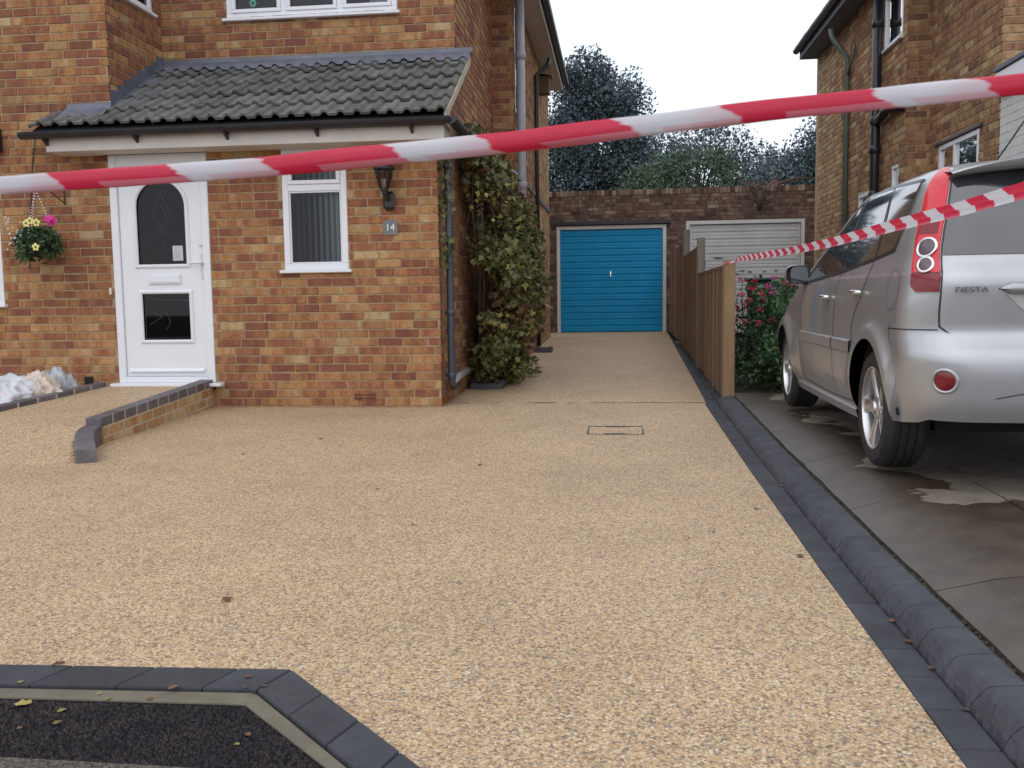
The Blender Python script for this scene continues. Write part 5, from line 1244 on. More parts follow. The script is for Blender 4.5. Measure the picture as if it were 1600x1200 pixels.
def contour(zf):
    """zf: function y -> z; returns half contour rear centre -> front centre"""
    out_ = []
    z = zf(0, True); w_, yr, rc = cw(z), cyr(z), crr(z)
    for x in np.linspace(0, w_ - rc, 8)[:-1]: X_, Y_ = cwarp(x, yr); out_.append((X_, Y_, z))
    for t in np.linspace(0, PI / 2, 9):
        ye = yr + rc * (1 - math.cos(t)); z = zf(ye, t < .9); w_, yr2, rc = cw(z), cyr(z), crr(z)
        X_, Y_ = cwarp(w_ - rc + rc * math.sin(t), yr2 + rc - rc * math.cos(t)); out_.append((X_, Y_, z))
    zz = zf(2, False)
    for tv in tsl:
        yy = .25 + tv * 3.2; z = zf(yy, False)
        fr_ = float(np.interp(z, [.85, 1.0], [.5, .24])); a_, b_ = cyr(z) + crr(z), cyf(z) - fr_
        yq = min(max(yy, a_ + .002 * tv), b_ - .002 * (1 - tv))
        X_, Y_ = cwarp(cw(z), yq)
        # flared arches
        fl = 0
        for ya, R in ARCH:
            r_ = math.hypot(yq - ya, z - AZ)
            fl = max(fl, .034 * math.exp(-max(0, (r_ - R - .035)) ** 2 / .0016) * (1 if z < .8 else 0) * min(1, max(0, (z - .2) / .1)))
        out_.append((X_ + fl, Y_, z))
    z = zf(3.9, False); w_, yf = cw(z), cyf(z); fr_ = float(np.interp(z, [.85, 1.0], [.5, .24]))
    for t in np.linspace(0, PI / 2, 8)[1:]:
        X_, Y_ = cwarp(w_ - fr_ * (1 - math.cos(t)) * (w_ / .84), yf - fr_ + fr_ * math.sin(t)); out_.append((X_, Y_, z))
    xl = out_[-1][0]
    for q in np.linspace(1, 0, 5)[1:]: out_.append((xl * q, yf + .03 * (1 - q * q), z))
    return out_
rows_ = []
for s_ in np.linspace(0, 1, 15):
    rows_.append(contour(lambda y, r, s_=s_: lerp(sillz(y, r), ZT, s_)))
for z in [.84, .88, .915, .94, .96, .98, 1.0, 1.03, 1.07, 1.11, 1.15, 1.19, 1.23, 1.27, 1.31, 1.345, 1.375, 1.40, 1.42, 1.437, 1.45, 1.46]:
    rows_.append(contour(lambda y, r, z=z: z))
# split into lower bumper-free body; close the roof with a crowned cap
full = [[(-x, y, z) for x, y, z in r][::-1] + r[1:-1] for r in rows_]
bd = MB(); bd.grid(full, closed=True)
bd.f = [f[::-1] for f in bd.f]
n_ = len(full[0]); base = (len(full) - 1) * n_
cen = np.mean(np.array(full[-1]), axis=0)
ring = [[tuple(lerp(np.array(p), np.array([cen[0], cen[1], 1.0]) * [1, 1, 0] + [0, 0, 1.46], t) + np.array([0, 0, .018 * (1 - (1 - t) ** 2)])) for p in full[-1]] for t in (0, .3, .6, .9)]
cap_ = MB(); cap_.grid(ring, closed=True); cap_.f = [f[::-1] for f in cap_.f]
bd.add(cap_.v, cap_.f); bd.add([tuple(p) for p in ring[-1]], [tuple(range(n_))])
def cbuild(mb, name, mat, par, smooth=True, label=None, autosm=None):
    q = MB(); q.v = [(x + 2.06, y + 4.05, z + .09) for x, y, z in mb.v]; q.f = mb.f; q.c = mb.c; q.cur = mb.cur
    return q.build(name, mat, par, smooth=smooth, label=label, autosm=autosm)
body = cbuild(bd, 'body', MAT['carpaint'], car, autosm=50)
# underbody, low box added to deepen shade under the car, and wheel wells
ub = MB(); ub.box((-.74, 1.1, .22), (.74, 2.75, .3)); ub.box((-.6, .4, .21), (.6, 3.5, .3)); ub.tube([(-.62, .66, .29), (.62, .66, .29)], .05, 10); ub.lathe([(.001, .2), (.07, .2), (.09, .25), (.09, .5), (.001, .5)], 16, 'y', (.25, 0, .27)); ub.box((-.5, .45, .33), (.5, 3.6, .6)); ub.box((-.58, .2, .36), (.58, .34, .40)); cbuild(ub, 'underbody', MAT['dark_void'], car, smooth=False)
for ya, R in ARCH:
    for sd_ in (-1, 1):
        a = MB(); rws = []
        for xx in (.80, .5): rws.append([(sd_ * xx, ya - (R + .004) * math.cos(t), AZ + (R + .004) * math.sin(t)) for t in np.linspace(.03, PI - .03, 22)])
        a.grid(rws); a.add([rws[1][i] for i in range(22)], [tuple(range(22))]); cbuild(a, 'wheel_well', MAT['dark_void'], car)
def ribbon_u(name, mat, pts, wd=.005, off=.0015, side=-1, par=None, z_up=False):
    """thin strip following the body surface; pts = (u, z)"""
    a = MB(); L_, R_ = [], []
    P_ = []
    for i in range(len(pts) - 1):
        k = max(2, int(math.hypot(pts[i + 1][0] - pts[i][0], pts[i + 1][1] - pts[i][1]) / .03))
        for j in range(k): P_.append((lerp(pts[i][0], pts[i + 1][0], j / k), lerp(pts[i][1], pts[i + 1][1], j / k)))
    P_.append(pts[-1])
    for i, p in enumerate(P_):
        d = np.array(P_[min(i + 1, len(P_) - 1)]) - np.array(P_[max(i - 1, 0)]); d = d / (np.linalg.norm(d) + 1e-9); n = np.array([-d[1], d[0]]) * wd / 2
        L_.append(cpt(p[0] - n[0], p[1] - n[1], off, side)); R_.append(cpt(p[0] + n[0], p[1] + n[1], off, side))
    a.grid([L_, R_]); return cbuild(a, name, mat, par or car)
def patch(name, mat, zs_, ul, ur, off=.004, nu=10, par=None, side=-1, both=False, label=None, rim=.0):
    a = MB()
    for sd_ in ((-1, 1) if both else (side,)):
        rws = [[cpt(lerp(ul(z), ur(z), k / nu), z, off, sd_) for k in range(nu + 1)] for z in zs_]
        if sd_ == 1: rws = [r[::-1] for r in rws]
        a.grid(rws)
        # edge skirt gives the part thickness
        loop = rws[0] + [r[-1] for r in rws[1:]] + rws[-1][::-1][1:] + [r[0] for r in rws[::-1]][1:-1]
        inn = []
        cz = np.mean(np.array(loop), axis=0)
        for p in loop:
            q = np.array(p); q = q + (np.array([0, q[1] + .5, q[2]]) - q) * (off + .01) / max(.1, np.linalg.norm(np.array([0, q[1] + .5, q[2]]) - q)); inn.append(tuple(q))
        a.grid([loop, inn], closed=True)
    return cbuild(a, name, mat, par or car, label=label, autosm=35)
# --- side glass: rear quarter light, rear door glass, front door glass (both sides)
zsg = list(np.linspace(0, 1, 9))
def sglass(name, y0a, y0b, y1a, y1b, zb0, zb1, zt0, zt1, both=True):
    """quad in (y,z): rear edge (y0a bottom,y0b top), front edge (y1a,y1b)"""
    for sd_ in (-1, 1):
        a = MB(); rws = []
        for s_ in zsg:
            r_ = []
            for k in range(9):
                t = k / 8; yb_, yt_ = lerp(y0a, y1a, t), lerp(y0b, y1b, t); y = lerp(yb_, yt_, s_); z = lerp(lerp(zb0, zb1, t), lerp(zt0, zt1, t), s_)
                r_.append(cpt(uy(y, z), z, .003, sd_))
            rws.append(r_ if sd_ == -1 else r_[::-1])
        a.grid(rws); cbuild(a, name, MAT['carglass'], car)
sglass('quarter_light', .52, .47, .78, .905, 1.065, 1.04, 1.365, 1.385)
sglass('door_glass', .81, .935, 1.42, 1.41, 1.035, .992, 1.385, 1.39)
sglass('door_glass', 1.48, 1.46, 2.44, 1.56, .985, .935, 1.39, 1.30)
for pts_ in ([(.50, 1.06), (.45, 1.375), (.91, 1.395), (1.44, 1.40), (1.58, 1.31), (2.48, .93)], [(.50, 1.058), (.85, 1.025), (1.45, .978), (2.48, .927)], [(.795, 1.03), (.92, 1.39)], [(1.45, .98), (1.44, 1.395)]):
    for sd_ in (-1, 1): ribbon_u('window_seal', MAT['black'], [(uy(y, z), z) for y, z in pts_], .024 if pts_[0][0] > 1.4 else .016, .0045, sd_)
# --- rear: lamp, tailgate glass, seams, spoiler
SEAMX = .672
def seam_u(z):   # x of tailgate edge
    return ux(float(np.interp(z, [.6, .9, 1.1, 1.3, 1.42], [.72, .712, .683, .634, .597])), z)
lampL = lambda z: seam_u(z) + .008
lampR = lambda z: lampL(z) + float(np.interp(z, [.86, .875, .905, 1.02, 1.17, 1.30, 1.375, 1.43], [.095, .118, .13, .118, .12, .112, .09, .035]))
lampR2 = lambda z: max(lampR(z), lampL(z) + .02)
patch('lamp_surround', MAT['cartrim'], list(np.linspace(.854, 1.432, 16)), lambda z: lampL(z) - .004, lambda z: lampR2(z) + .008, .004, both=True)
lamp = patch('tail_lamp', MAT['red_lens'], list(np.linspace(.945, 1.425, 16)), lampL, lampR2, .009, both=False, label='tall red tail lamp with two round clear lenses')
patch('lower_lens', MAT['dred_lens'], list(np.linspace(.86, .942, 5)), lampL, lampR2, .009, par=lamp)
patch('dark_lens', MAT['dred_lens'], list(np.linspace(1.115, 1.165, 4)), lambda z: lampL(z) + .014, lambda z: lampR2(z) - .014, .0105, par=lamp)
patch('tail_lamp', MAT['red_lens'], list(np.linspace(.86, 1.425, 16)), lampL, lampR2, .009, side=1)
for zc2, rr2 in ((1.055, .043), (.98, .034)):
    uc = (lampL(zc2) + lampR2(zc2)) / 2 - .006
    a = MB(); disc = []; 
    for r_ in (.001, rr2 * .5, rr2 * .85): disc.append([cpt(uc + r_ * math.cos(t), zc2 + r_ * math.sin(t), .011 + .012 * (1 - (r_ / rr2) ** 2), -1) for t in np.linspace(0, 2 * PI, 25)[:-1]])
    a.grid(disc, closed=True); a.f = [f[::-1] for f in a.f]; cbuild(a, 'round_lens', MAT['clear_lens'], lamp)
    a = MB(); rg = []
    for q in np.linspace(0, 2 * PI, 9)[:-1]:
        rr3 = rr2 * .93 + .0065 * math.cos(q); oo = .013 + .0065 * math.sin(q); rg.append([cpt(uc + rr3 * math.cos(t), zc2 + rr3 * math.sin(t), oo, -1) for t in np.linspace(0, 2 * PI, 25)[:-1]])
    rg.append(rg[0]); a.grid(rg, closed=True); cbuild(a, 'lens_ring', MAT['chrome'], lamp)
patch('tailgate_glass', MAT['carglass'], list(np.linspace(1.018, 1.42, 12)), lambda z: ux(0, z), lambda z: seam_u(z) - .006, .005, nu=14, both=True)
for sd_ in (-1, 1):
    ribbon_u('panel_seam', MAT['black'], [(seam_u(z), z) for z in np.linspace(1.43, .76, 12)] + [(seam_u(.71) - .005, .71), (seam_u(.68) - .045, .68), (ux(.5, .668), .668), (ux(.3, .666), .666), (ux(0, .666), .666)], .007, .002, sd_)
    ribbon_u('panel_seam', MAT['black'], [(seam_u(.69), .695), (uy(.38, .695), .695)], .005, .002, sd_)
a = MB()   # spoiler
rws = []
for x in np.linspace(-.60, .60, 25):
    k = abs(x) / .60; zc2 = 1.452 - .055 * k ** 3.2; yo = .13 + .13 * k ** 3; th = .034 * (1 - k ** 5) + .004
    rws.append([(x, .58, zc2 + .012), (x, .40, zc2 + .004), (x, yo + .03, zc2 - .012), (x, yo, zc2 - .022), (x, yo + .006, zc2 - .022 - th * .6), (x, yo + .04, zc2 - .022 - th), (x, .34, zc2 - .045 - th * .3)])
a.grid(rws); a.f = [f[::-1] for f in a.f]; cbuild(a, 'spoiler', MAT['carpaint'], car, autosm=60)
# tailgate handle bar, recess, plate, badge
a = MB(); zz = .87
for x0_, x1_ in ((-.46, .46),):
    rws = []
    for x in np.linspace(x0_, x1_, 21):
        k = min(1, (.46 - abs(x)) / .03); y = cwarp(abs(x), cyr(zz))[1]; rws.append([(x, y - .004, zz + .026 * k), (x, y - .024 * k, zz + .02 * k), (x, y - .03 * k, zz - .004), (x, y - .022 * k, zz - .02 * k), (x, y - .002, zz - .024 * k)])
    a.grid(rws)
cbuild(a, 'handle_bar', MAT['cartrim'], car)
a = MB(); pl_ = [(-.43, .845), (.43, .845), (.30, .755), (-.30, .755)]
def rsurf(x, z, o=.0): return (x, cwarp(abs(x), cyr(z))[1] - o, z)
a.grid([[rsurf(lerp(-.43, .43, k / 12), 0.846, .003) for k in range(13)], [rsurf(lerp(-.30, .30, k / 12), 0.72, .003) for k in range(13)]]); a.f = [f[::-1] for f in a.f]
cbuild(a, 'plate_recess', M('shaded_silver', (.5, .5, .47), .5, metal=.2), car)
a = MB(); a.bbox((-.26, .045, .73), (.26, .056, .836), .003); cbuild(a, 'number_plate', M('plate_yellow', (.6, .45, .05), .4), car, smooth=False)
bx0 = rsurf(-.575, .87, .002)
tx = text('FIESTA', .034, MAT['badge'], car, (-.570, bx0[1] - .014, .866), 'model_lettering', .004, spacing=1.18); tx.scale.x = 1.12; tx.rotation_euler = (PI / 2, 0, -.12)
# bumper details: reflector lamp, thin black crease line
zc2 = .478; uc = ux(.705, zc2)
a = MB(); disc = []
for r_, oo in ((.001, .006), (.032, .006), (.042, .002)): disc.append([cpt(uc + r_ * math.cos(t), zc2 + r_ * math.sin(t), oo, -1) for t in np.linspace(0, 2 * PI, 25)[:-1]])
a.grid(disc, closed=True); a.f = [f[::-1] for f in a.f]; cbuild(a, 'bumper_reflector', MAT['dred_lens'], car)
a = MB(); rg = []
for q in np.linspace(0, 2 * PI, 9)[:-1]:
    rr3 = .049 + .008 * math.cos(q); oo = .001 + .009 * math.sin(q); rg.append([cpt(uc + rr3 * math.cos(t), zc2 + rr3 * math.sin(t), oo, -1) for t in np.linspace(0, 2 * PI, 25)[:-1]])
rg.append(rg[0]); a.grid(rg, closed=True); cbuild(a, 'reflector_rim', MAT['carpaint'], car)
ribbon_u('bumper_crease', MAT['black'], [(ux(.50, .42), .405), (ux(.40, .43), .425), (ux(0, .43), .425)], .004, .002, -1)
# --- side details
for sd_ in (-1, 1):
    # doors
    ribbon_u('door_seam', MAT['black'], [(uy(.815, 1.03), 1.03), (uy(.87, .9), .9), (uy(1.02, .74), .74), (uy(1.08, .55), .55), (uy(1.13, .3), .3)], .006, .002, sd_)
    ribbon_u('door_seam', MAT['black'], [(uy(1.45 + .12 * (.98 - z), z), z) for z in np.linspace(.98, .27, 8)], .006, .002, sd_)
    ribbon_u('door_seam', MAT['black'], [(uy(2.5 + .1 * (.92 - z), z), z) for z in np.linspace(.92, .30, 8)] + [(uy(2.5, .27), .27), (uy(1.65, .26), .26), (uy(1.13, .27), .27)], .006, .002, sd_)
    ribbon_u('bumper_seam', MAT['black'], [(uy(.36, .72), .72), (uy(.33, .62), .62)], .005, .04 if 0 else .002, sd_)
    # rub strips
    for (ya, yb_) in ((1.07, 1.475), (1.495, 2.5)):
        a = MB(); rws = []
        for y in np.linspace(ya, yb_, 12): rws.append([cpt(uy(y, .535), .535, .001, sd_), cpt(uy(y, .545), .545, .012, sd_), cpt(uy(y, .60), .60, .012, sd_), cpt(uy(y, .61), .61, .001, sd_)])
        a.grid(rws)
        if sd_ == -1: a.f = [f[::-1] for f in a.f]
        cbuild(a, 'rub_strip', MAT['carpaint'], car, autosm=40)
    a = MB(); rws = []
    for y in np.linspace(1.05, 2.78, 16): rws.append([cpt(uy(y, .245), .245, .0, sd_), cpt(uy(y, .235), .235, .02, sd_), cpt(uy(y, .19), .19, .022, sd_), cpt(uy(y, .17), .17, -.03, sd_)])
    a.grid(rws); cbuild(a, 'sill', MAT['carpaint'], car, autosm=50)
    # handles
    for yh, zh in ((.96, .86), (1.68, .835)):
        a = MB(); p = [cpt(uy(yh - .08 + .16 * t, zh), zh + .004 * math.sin(t * PI), .010 + .030 * math.sin(t * PI) ** .5, sd_) for t in np.linspace(0, 1, 9)]; a.tube(p, .011, 8); cbuild(a, 'door_handle', MAT['chrome'], car)
        a = MB(); a.grid([[cpt(uy(yh + r_ * math.cos(t), zh - .01), zh - .015 + r_ * .7 * math.sin(t), .002, sd_) for t in np.linspace(0, 2 * PI, 17)[:-1]] for r_ in (.002, .045)], closed=True); cbuild(a, 'handle_cup', MAT['carpaint'], car)
# fuel flap
a = MB(); fz, fy = .87, .36
for (r0_, r1_, ph0, ph1) in ((.092, .0945, 0, 2 * PI),):
    a.grid([[cpt(uy(fy, fz) + r_ * math.cos(t), fz + r_ * math.sin(t), .002, -1) for t in np.linspace(ph0, ph1, 33)] for r_ in (r0_, r1_)])
cbuild(a, 'fuel_flap', MAT['slate_pipe'], car)
a = MB(); a.grid([[cpt(uy(fy, fz) + .097 + r_, fz + q, .004, -1) for q in np.linspace(-.06, .06, 6)] for r_ in (0, .003)]); cbuild(a, 'flap_edge', MAT['cartrim'], car)
# mirrors
for sd_ in (-1, 1):
    a = MB(); c = np.array([sd_ * .885, 2.40, .985]); rws = []
    for t in np.linspace(0, 1, 8):
        s_ = math.sin(PI * (.16 + .84 * t) / 1.0) if t < 1 else 0.02
        sc_ = [1, 1.04, 1.04, 1, .93, .8, .55, .05][int(round(t * 7))]
        rws.append([(c[0] + sc_ * .078 * (abs(math.cos(q)) ** .6) * math.copysign(1, math.cos(q)), c[1] - .02 + .12 * t, c[2] + sc_ * .062 * (abs(math.sin(q)) ** .6) * math.copysign(1, math.sin(q))) for q in np.linspace(0, 2 * PI, 21)[:-1]])
    a.grid(rws, closed=True); mo = cbuild(a, 'door_mirror', MAT['carpaint'], car)
    a = MB(); a.add([p for p in [(c[0] - sd_ * .012 + .062 * (abs(math.cos(q)) ** .6) * math.copysign(1, math.cos(q)), c[1] - .012, c[2] + .055 * (abs(math.sin(q)) ** .6) * math.copysign(1, math.sin(q))) for q in np.linspace(0, 2 * PI, 21)[:-1]]], [tuple(range(20))]); cbuild(a, 'mirror_glass', MAT['carglass'], mo, smooth=False)
    a = MB(); a.tube([(sd_ * .76, 2.5, .94), (sd_ * .82, 2.47, .945), (sd_ * .86, 2.45, .96)], [.035, .03, .03], 8); cbuild(a, 'mirror_arm', MAT['black'], mo)
# aerial
a = MB(); a.tube([(-.25, .78, 1.465), (-.22, .66, 1.56), (-.17, .52, 1.70)], .004, 6); cbuild(a, 'aerial', MAT['black'], car)
# windscreen (front, hidden from here but real)
a = MB(); a.add([(-.66, 2.62, 1.0), (.66, 2.62, 1.0), (.56, 1.56, 1.39), (-.56, 1.56, 1.39)], [(0, 1, 2, 3)]); a.v = [(x, y + .1, z + .02) for x, y, z in a.v]; cbuild(a, 'windscreen', MAT['carglass'], car, smooth=False)
# wheels
def wheel(yc, sd_):
    R = .292; wd = .185; xo = sd_ * .815; xi = sd_ * (.815 - wd)
    t = MB(); sg_ = sd_
    prof = [(.205, .0), (.21, .004), (.235, .010), (.262, .008), (.280, -.006), (R, -.026), (R, -.05), (R - .006, -.052), (R - .006, -.058), (R, -.06), (R, -.088), (R - .006, -.09), (R - .006, -.097), (R, -.099), (R, -.125), (R - .006, -.127), (R - .006, -.133), (R, -.135), (R, -.16), (.28, -.18), (.262, -.194), (.21, -.188)]
    t.lathe([(r_, xo + sg_ * h) for r_, h in prof], 48, 'x', (0, yc, R))
    t.v = [(x, y, z) for x, y, z in t.v]
    if sd_ == -1: pass
    to = cbuild(t, 'wheel', MAT['rubber'], car, autosm=30)
    # flattened lip and spokes
    r_ = MB(); r_.lathe([(.203, xo + sg_ * .0), (.205, xo + sg_ * .005), (.198, xo + sg_ * .004), (.192, xo - sg_ * .01), (.188, xo - sg_ * .03), (.188, xo - sg_ * .12)], 48, 'x', (0, yc, R)); ro_ = cbuild(r_, 'rim', MAT['rim'], to, autosm=40)
    for k in range(5):
        an = k * 2 * PI / 5 + .35
        def Q(rad, lat, dep): return (xo - sg_ * dep, yc + rad * math.sin(an) + lat * math.cos(an), R + rad * math.cos(an) - lat * math.sin(an))
        s_ = MB(); rws = []
        for rad, hw, dep in ((.035, .026, .022), (.08, .027, .016), (.13, .030, .010), (.17, .036, .006), (.193, .046, .004)):
            rws.append([Q(rad, -hw, dep + .03), Q(rad, -hw, dep + .006), Q(rad, -hw * .75, dep), Q(rad, 0, dep - .001), Q(rad, hw * .75, dep), Q(rad, hw, dep + .006), Q(rad, hw, dep + .03)])
        s_.grid(rws); 
        if sd_ == 1: s_.f = [f[::-1] for f in s_.f]
        cbuild(s_, 'spoke', MAT['rim'], to, autosm=35)
    h = MB(); h.lathe([(.001, xo + sg_ * .004), (.028, xo + sg_ * .002), (.034, xo - sg_ * .008), (.055, xo - sg_ * .015), (.06, xo - sg_ * .04)], 24, 'x', (0, yc, R)); cbuild(h, 'hub_cap', MAT['rim'], to, autosm=40)
    d = MB(); d.lathe([(.001, xo - sg_ * .06), (.125, xo - sg_ * .06)], 32, 'x', (0, yc, R)); cbuild(d, 'brake_disc', MAT['slate_pipe'], to)
    d = MB(); d.lathe([(.001, xo - sg_ * .09), (.19, xo - sg_ * .09)], 32, 'x', (0, yc, R)); cbuild(d, 'back_plate', MAT['dark_void'], to)
for ya, R in ARCH:
    for sd_ in (-1, 1): wheel(ya, sd_)
# ================================================================== PLANTS
def leafcloud(mb, centers, n, size, spread, tint=(0, 1), lobed=False, droop=0, flat=None):
    """scatter small two-triangle leaves round the given clump centres"""
    C_ = np.array(centers, float); k = rng.integers(0, len(C_), n)
    sp = np.array(spread, float) if hasattr(spread, '__len__') else np.full(3, spread)
    nz_ = rng.normal(0, 1, (n, 3)); ln_ = np.linalg.norm(nz_, axis=1)[:, None]; nz_ = nz_ / ln_ * np.minimum(ln_, 1.9)
    P_ = C_[k] + nz_ * sp
    ct = rng.random(len(C_))[k]
    a = rng.normal(0, 1, (n, 3)); a /= np.linalg.norm(a, axis=1)[:, None]
    b = rng.normal(0, 1, (n, 3)); b[:, 2] -= droop; b -= a * (a * b).sum(1)[:, None]; b /= np.linalg.norm(b, axis=1)[:, None]
    c = np.cross(a, b); s = size * rng.uniform(.6, 1.3, n)[:, None]
    V_ = []
    if lobed:
        sh = [(0, -.5), (.28, -.25), (.5, .05), (.22, .1), (0, .62), (-.22, .1), (-.5, .05), (-.28, -.25)]
    else: sh = [(0, -.55), (.3, -.05), (0, .6), (-.3, -.05)]
    m = len(sh)
    for (x, y) in sh: V_.append(P_ + c * x * s + b * y * s + a * (abs(x) * .35) * s)
    V_ = np.stack(V_, 1).reshape(-1, 3)
    base = len(mb.v); mb.v += [tuple(v) for v in V_.tolist()]
    mb.f += [tuple(range(base + i * m, base + i * m + m)) for i in range(n)]
    g = np.clip(ct * .6 + rng.random(n) * .5, 0, 1); g = tint[0] + g * (tint[1] - tint[0])
    for i in range(n): mb.c += [(0, float(g[i]), 0, 1)] * m
    mb.cur = (0, .5, 0, 1)
def ell(c, r, n, shell=.55):
    out_ = []
    for _ in range(n):
        d = rng.normal(0, 1, 3); d /= np.linalg.norm(d); q = shell + (1 - shell) * rng.random()
        out_.append(np.array(c) + d * np.array(r) * q)
    return out_
def tree(name, label, loc, lobes, leafmat, nleaf, lsize, clump=.3, trunk=.2, cl_n=26, cat='tree', trunk_top=None, lobed=False):
    t = thing(name, label, cat, loc); x0_, y0_, z_ = loc
    cs = []
    for (dx, dy, dz, rx, ry, rz) in lobes: cs += ell((x0_ + dx, y0_ + dy, z_ + dz), (rx, ry, rz), max(4, int(cl_n * (rx * rz) ** .8)))
    mb = MB(); leafcloud(mb, cs, nleaf, lsize, clump, lobed=lobed)
    mb.build('crown', leafmat, t, kind='stuff')
    tb = MB(); top = trunk_top or max(l[2] for l in lobes)
    tb.tube([(x0_, y0_, z_ - .3), (x0_ + .05, y0_, z_ + top * .3), (x0_ - .05, y0_ + .1, z_ + top * .65), (x0_, y0_, z_ + top)], [trunk, trunk * .8, trunk * .5, trunk * .15], 8)
    tb.build('trunk', MAT['bark'], t, smooth=True)
    lb = MB(); 
    for k in rng.choice(len(cs), min(len(cs), 34), replace=False):
        c = cs[k]; h = z_ + (c[2] - z_) * rng.uniform(.35, .75); h = min(h, z_ + top * .9)
        mid = (np.array([x0_, y0_, h]) + c) / 2 + np.array([0, 0, .15 * trunk * 3]); lb.tube([(x0_, y0_, h), mid, c], [trunk * .3, trunk * .18, trunk * .05], 5, cap=False)
    lb.build('limbs', MAT['bark'], t, smooth=True)
    return t
tree('evergreen_tree', 'tall dark evergreen with bumpy top behind the blue garage', (-.7, 27, 0),
     [(-.2, 0, 3.2, 2.2, 1.6, 2.6), (-1.3, 0, 4.2, 1.5, 1.3, 1.6), (.2, 0, 5.0, 1.6, 1.3, 1.6), (.4, 0, 6.4, 1.15, 1.0, .9), (-.2, 0, 7.0, .85, .8, .75), (1.1, 0, 3.5, 1.3, 1, 1.6), (-2.3, 0, 3.4, 1.2, 1, 1.6), (.9, 0, 5.6, .7, .7, .6), (-.6, 0, 6.1, .9, .8, .8)], MAT['leaf_d'], 80000, .095, .22, .28, 60)
tree('broadleaf_tree', 'airy green tree, haze painted bluish into its leaves, with sky gaps left of the roof gap, behind the bush', (2.6, 31, 0),
     [(-.1, 0, 4.6, 2.2, 1.5, 1.6), (-1.2, 0, 5.4, 1.0, 1, .9), (.5, 0, 5.7, 1.2, 1, .85), (1.6, 0, 4.6, 1.0, 1, 1.2), (-1.6, 0, 4.2, 1.2, 1, 1.6), (1.2, 0, 3.4, 1.5, 1, 1.3)], MAT['leaf_h'], 20000, .11, .3, .2, 24)
tree('green_shrub', 'mid-green leafy bush showing above the parapet between the two garages', (1.75, 24.5, 0),
     [(-.9, 0, 3.2, 1.1, .9, 1.2), (.3, 0, 3.5, 1.3, .9, 1.2), (1.1, 0, 2.9, .8, .8, 1.0), (-.2, 0, 3.4, .8, .8, .8)], MAT['leaf_m'], 24000, .085, .2, .12, 34, cat='bush')
tree('sapling', 'thin straggly twiggy tree beside the bare wall top, sky behind it', (4.0, 25, 0),
     [(0, 0, 3.6, .55, .5, .8), (.35, 0, 3.2, .6, .5, .6), (-.2, 0, 4.1, .3, .3, .35)], MAT['leaf_h'], 1500, .1, .2, .07, 24)
tree('broadleaf_tree', 'dark sloping tree crown against the right hand house wall', (5.45, 27, 0),
     [(0, 0, 3.3, 1.9, 1.3, 2.0), (-.9, 0, 3.2, 1.2, 1, 1.3), (.7, 0, 4.7, 1.3, 1.2, 1.35), (-.2, 0, 4.2, 1.2, 1, 1.0), (-1.5, 0, 2.7, .9, .8, .9)], MAT['leaf_d'], 28000, .10, .24, .2, 40)
# dead root mass and branch on the wall top
p = at(1185, 300, Y=YG + .05); dr = thing('dead_creeper', 'dead brown creeper stump hanging over the garage parapet', 'dead plant', (p[0], YG, p[2]))
mb = MB()
for k in range(70):
    a_ = np.array([p[0] + rng.normal(0, .12), YG + rng.uniform(-.05, .1), p[2] + rng.normal(-.05, .08)])
    b_ = a_ + np.array([rng.normal(0, .22), rng.normal(0, .06), rng.normal(.06, .14)]); mb.tube([a_, (a_ + b_) / 2 + rng.normal(0, .03, 3), b_], [.014, .01, .003], 5)
mb.build('twigs', MAT['twig'], dr, kind='stuff')
mb = MB(); q = at(1187, 318, Y=YG - .03); mb.tube([(p[0] + .02, YG - .02, p[2]), (q[0], YG - .05, q[2] + .05), (q[0], YG - .03, q[2] - .12)], [.06, .075, .03], 9); mb.build('stump', MAT['bark'], dr, smooth=True)
q1, q2 = at(1215, 288, Y=YG + .1), at(1268, 278, Y=YG + .1)
mb = MB(); mb.tube([q1, (q1 + q2) / 2 + [0, 0, .05], q2], [.025, .035, .015], 8); o = mb.build('fallen_branch', MAT['bark']); tag(o, 'dead branch lying along the wall top near the right house', 'branch')
# distant orange rooflet behind the wall
q = at(1208, 281, Y=21.5); mb = MB(); mb.prism([(q[0] - .22, 21.5, q[2] - .2), (q[0] + .25, 21.5, q[2] - .18), (q[0] + .03, 21.5, q[2] + .02)], (0, .4, 0)); o = mb.build('terracotta_ridge', M('terracotta', (.22, .1, .065), .9, dirt=.6)); tag(o, 'small terracotta roof peak showing over the parapet under the right tree', 'roof')

# climbing shrub on the left house flank
cr_ = thing('climbing_shrub', 'large leafy climber turning yellow and brown on the left house flank', 'climbing plant', (-1.3, 9.9, z0(9.9)))
def vc(n, f):
    out_ = []
    while len(out_) < n:
        y = rng.uniform(8.75, 11.3); z = rng.uniform(.13, 2.45)
        t = (z - .2) / 2.25
        ymin = float(np.interp(z, [.2, .5, 1, 1.6, 2.1, 2.45], [9.22, 9.05, 9.0, 8.95, 8.85, 8.7])); ymax = float(np.interp(z, [.2, .5, 1, 1.7, 2.0, 2.2, 2.45], [10.7, 11.0, 11.3, 11.2, 10.6, 10.0, 9.3]))
        if not ymin < y < ymax: continue
        dep = float(np.interp(z, [.2, .5, 1.0, 1.5, 1.9, 2.2, 2.45], [.36, .52, .62, .60, .45, .3, .2])) * (1 - .35 * abs((y - 10.0) / 1.3) ** 2)
        x = -1.55 + dep * (1 - f * rng.random() ** 2)
        out_.append((x + .1 * math.sin(y * 9 + z * 7), y, z))
    return out_
ca = vc(210, .55); mb = MB(); leafcloud(mb, ca, 11000, .068, .08, lobed=True, droop=.8); mb.build('foliage', MAT['leaf'], cr_, kind='stuff')
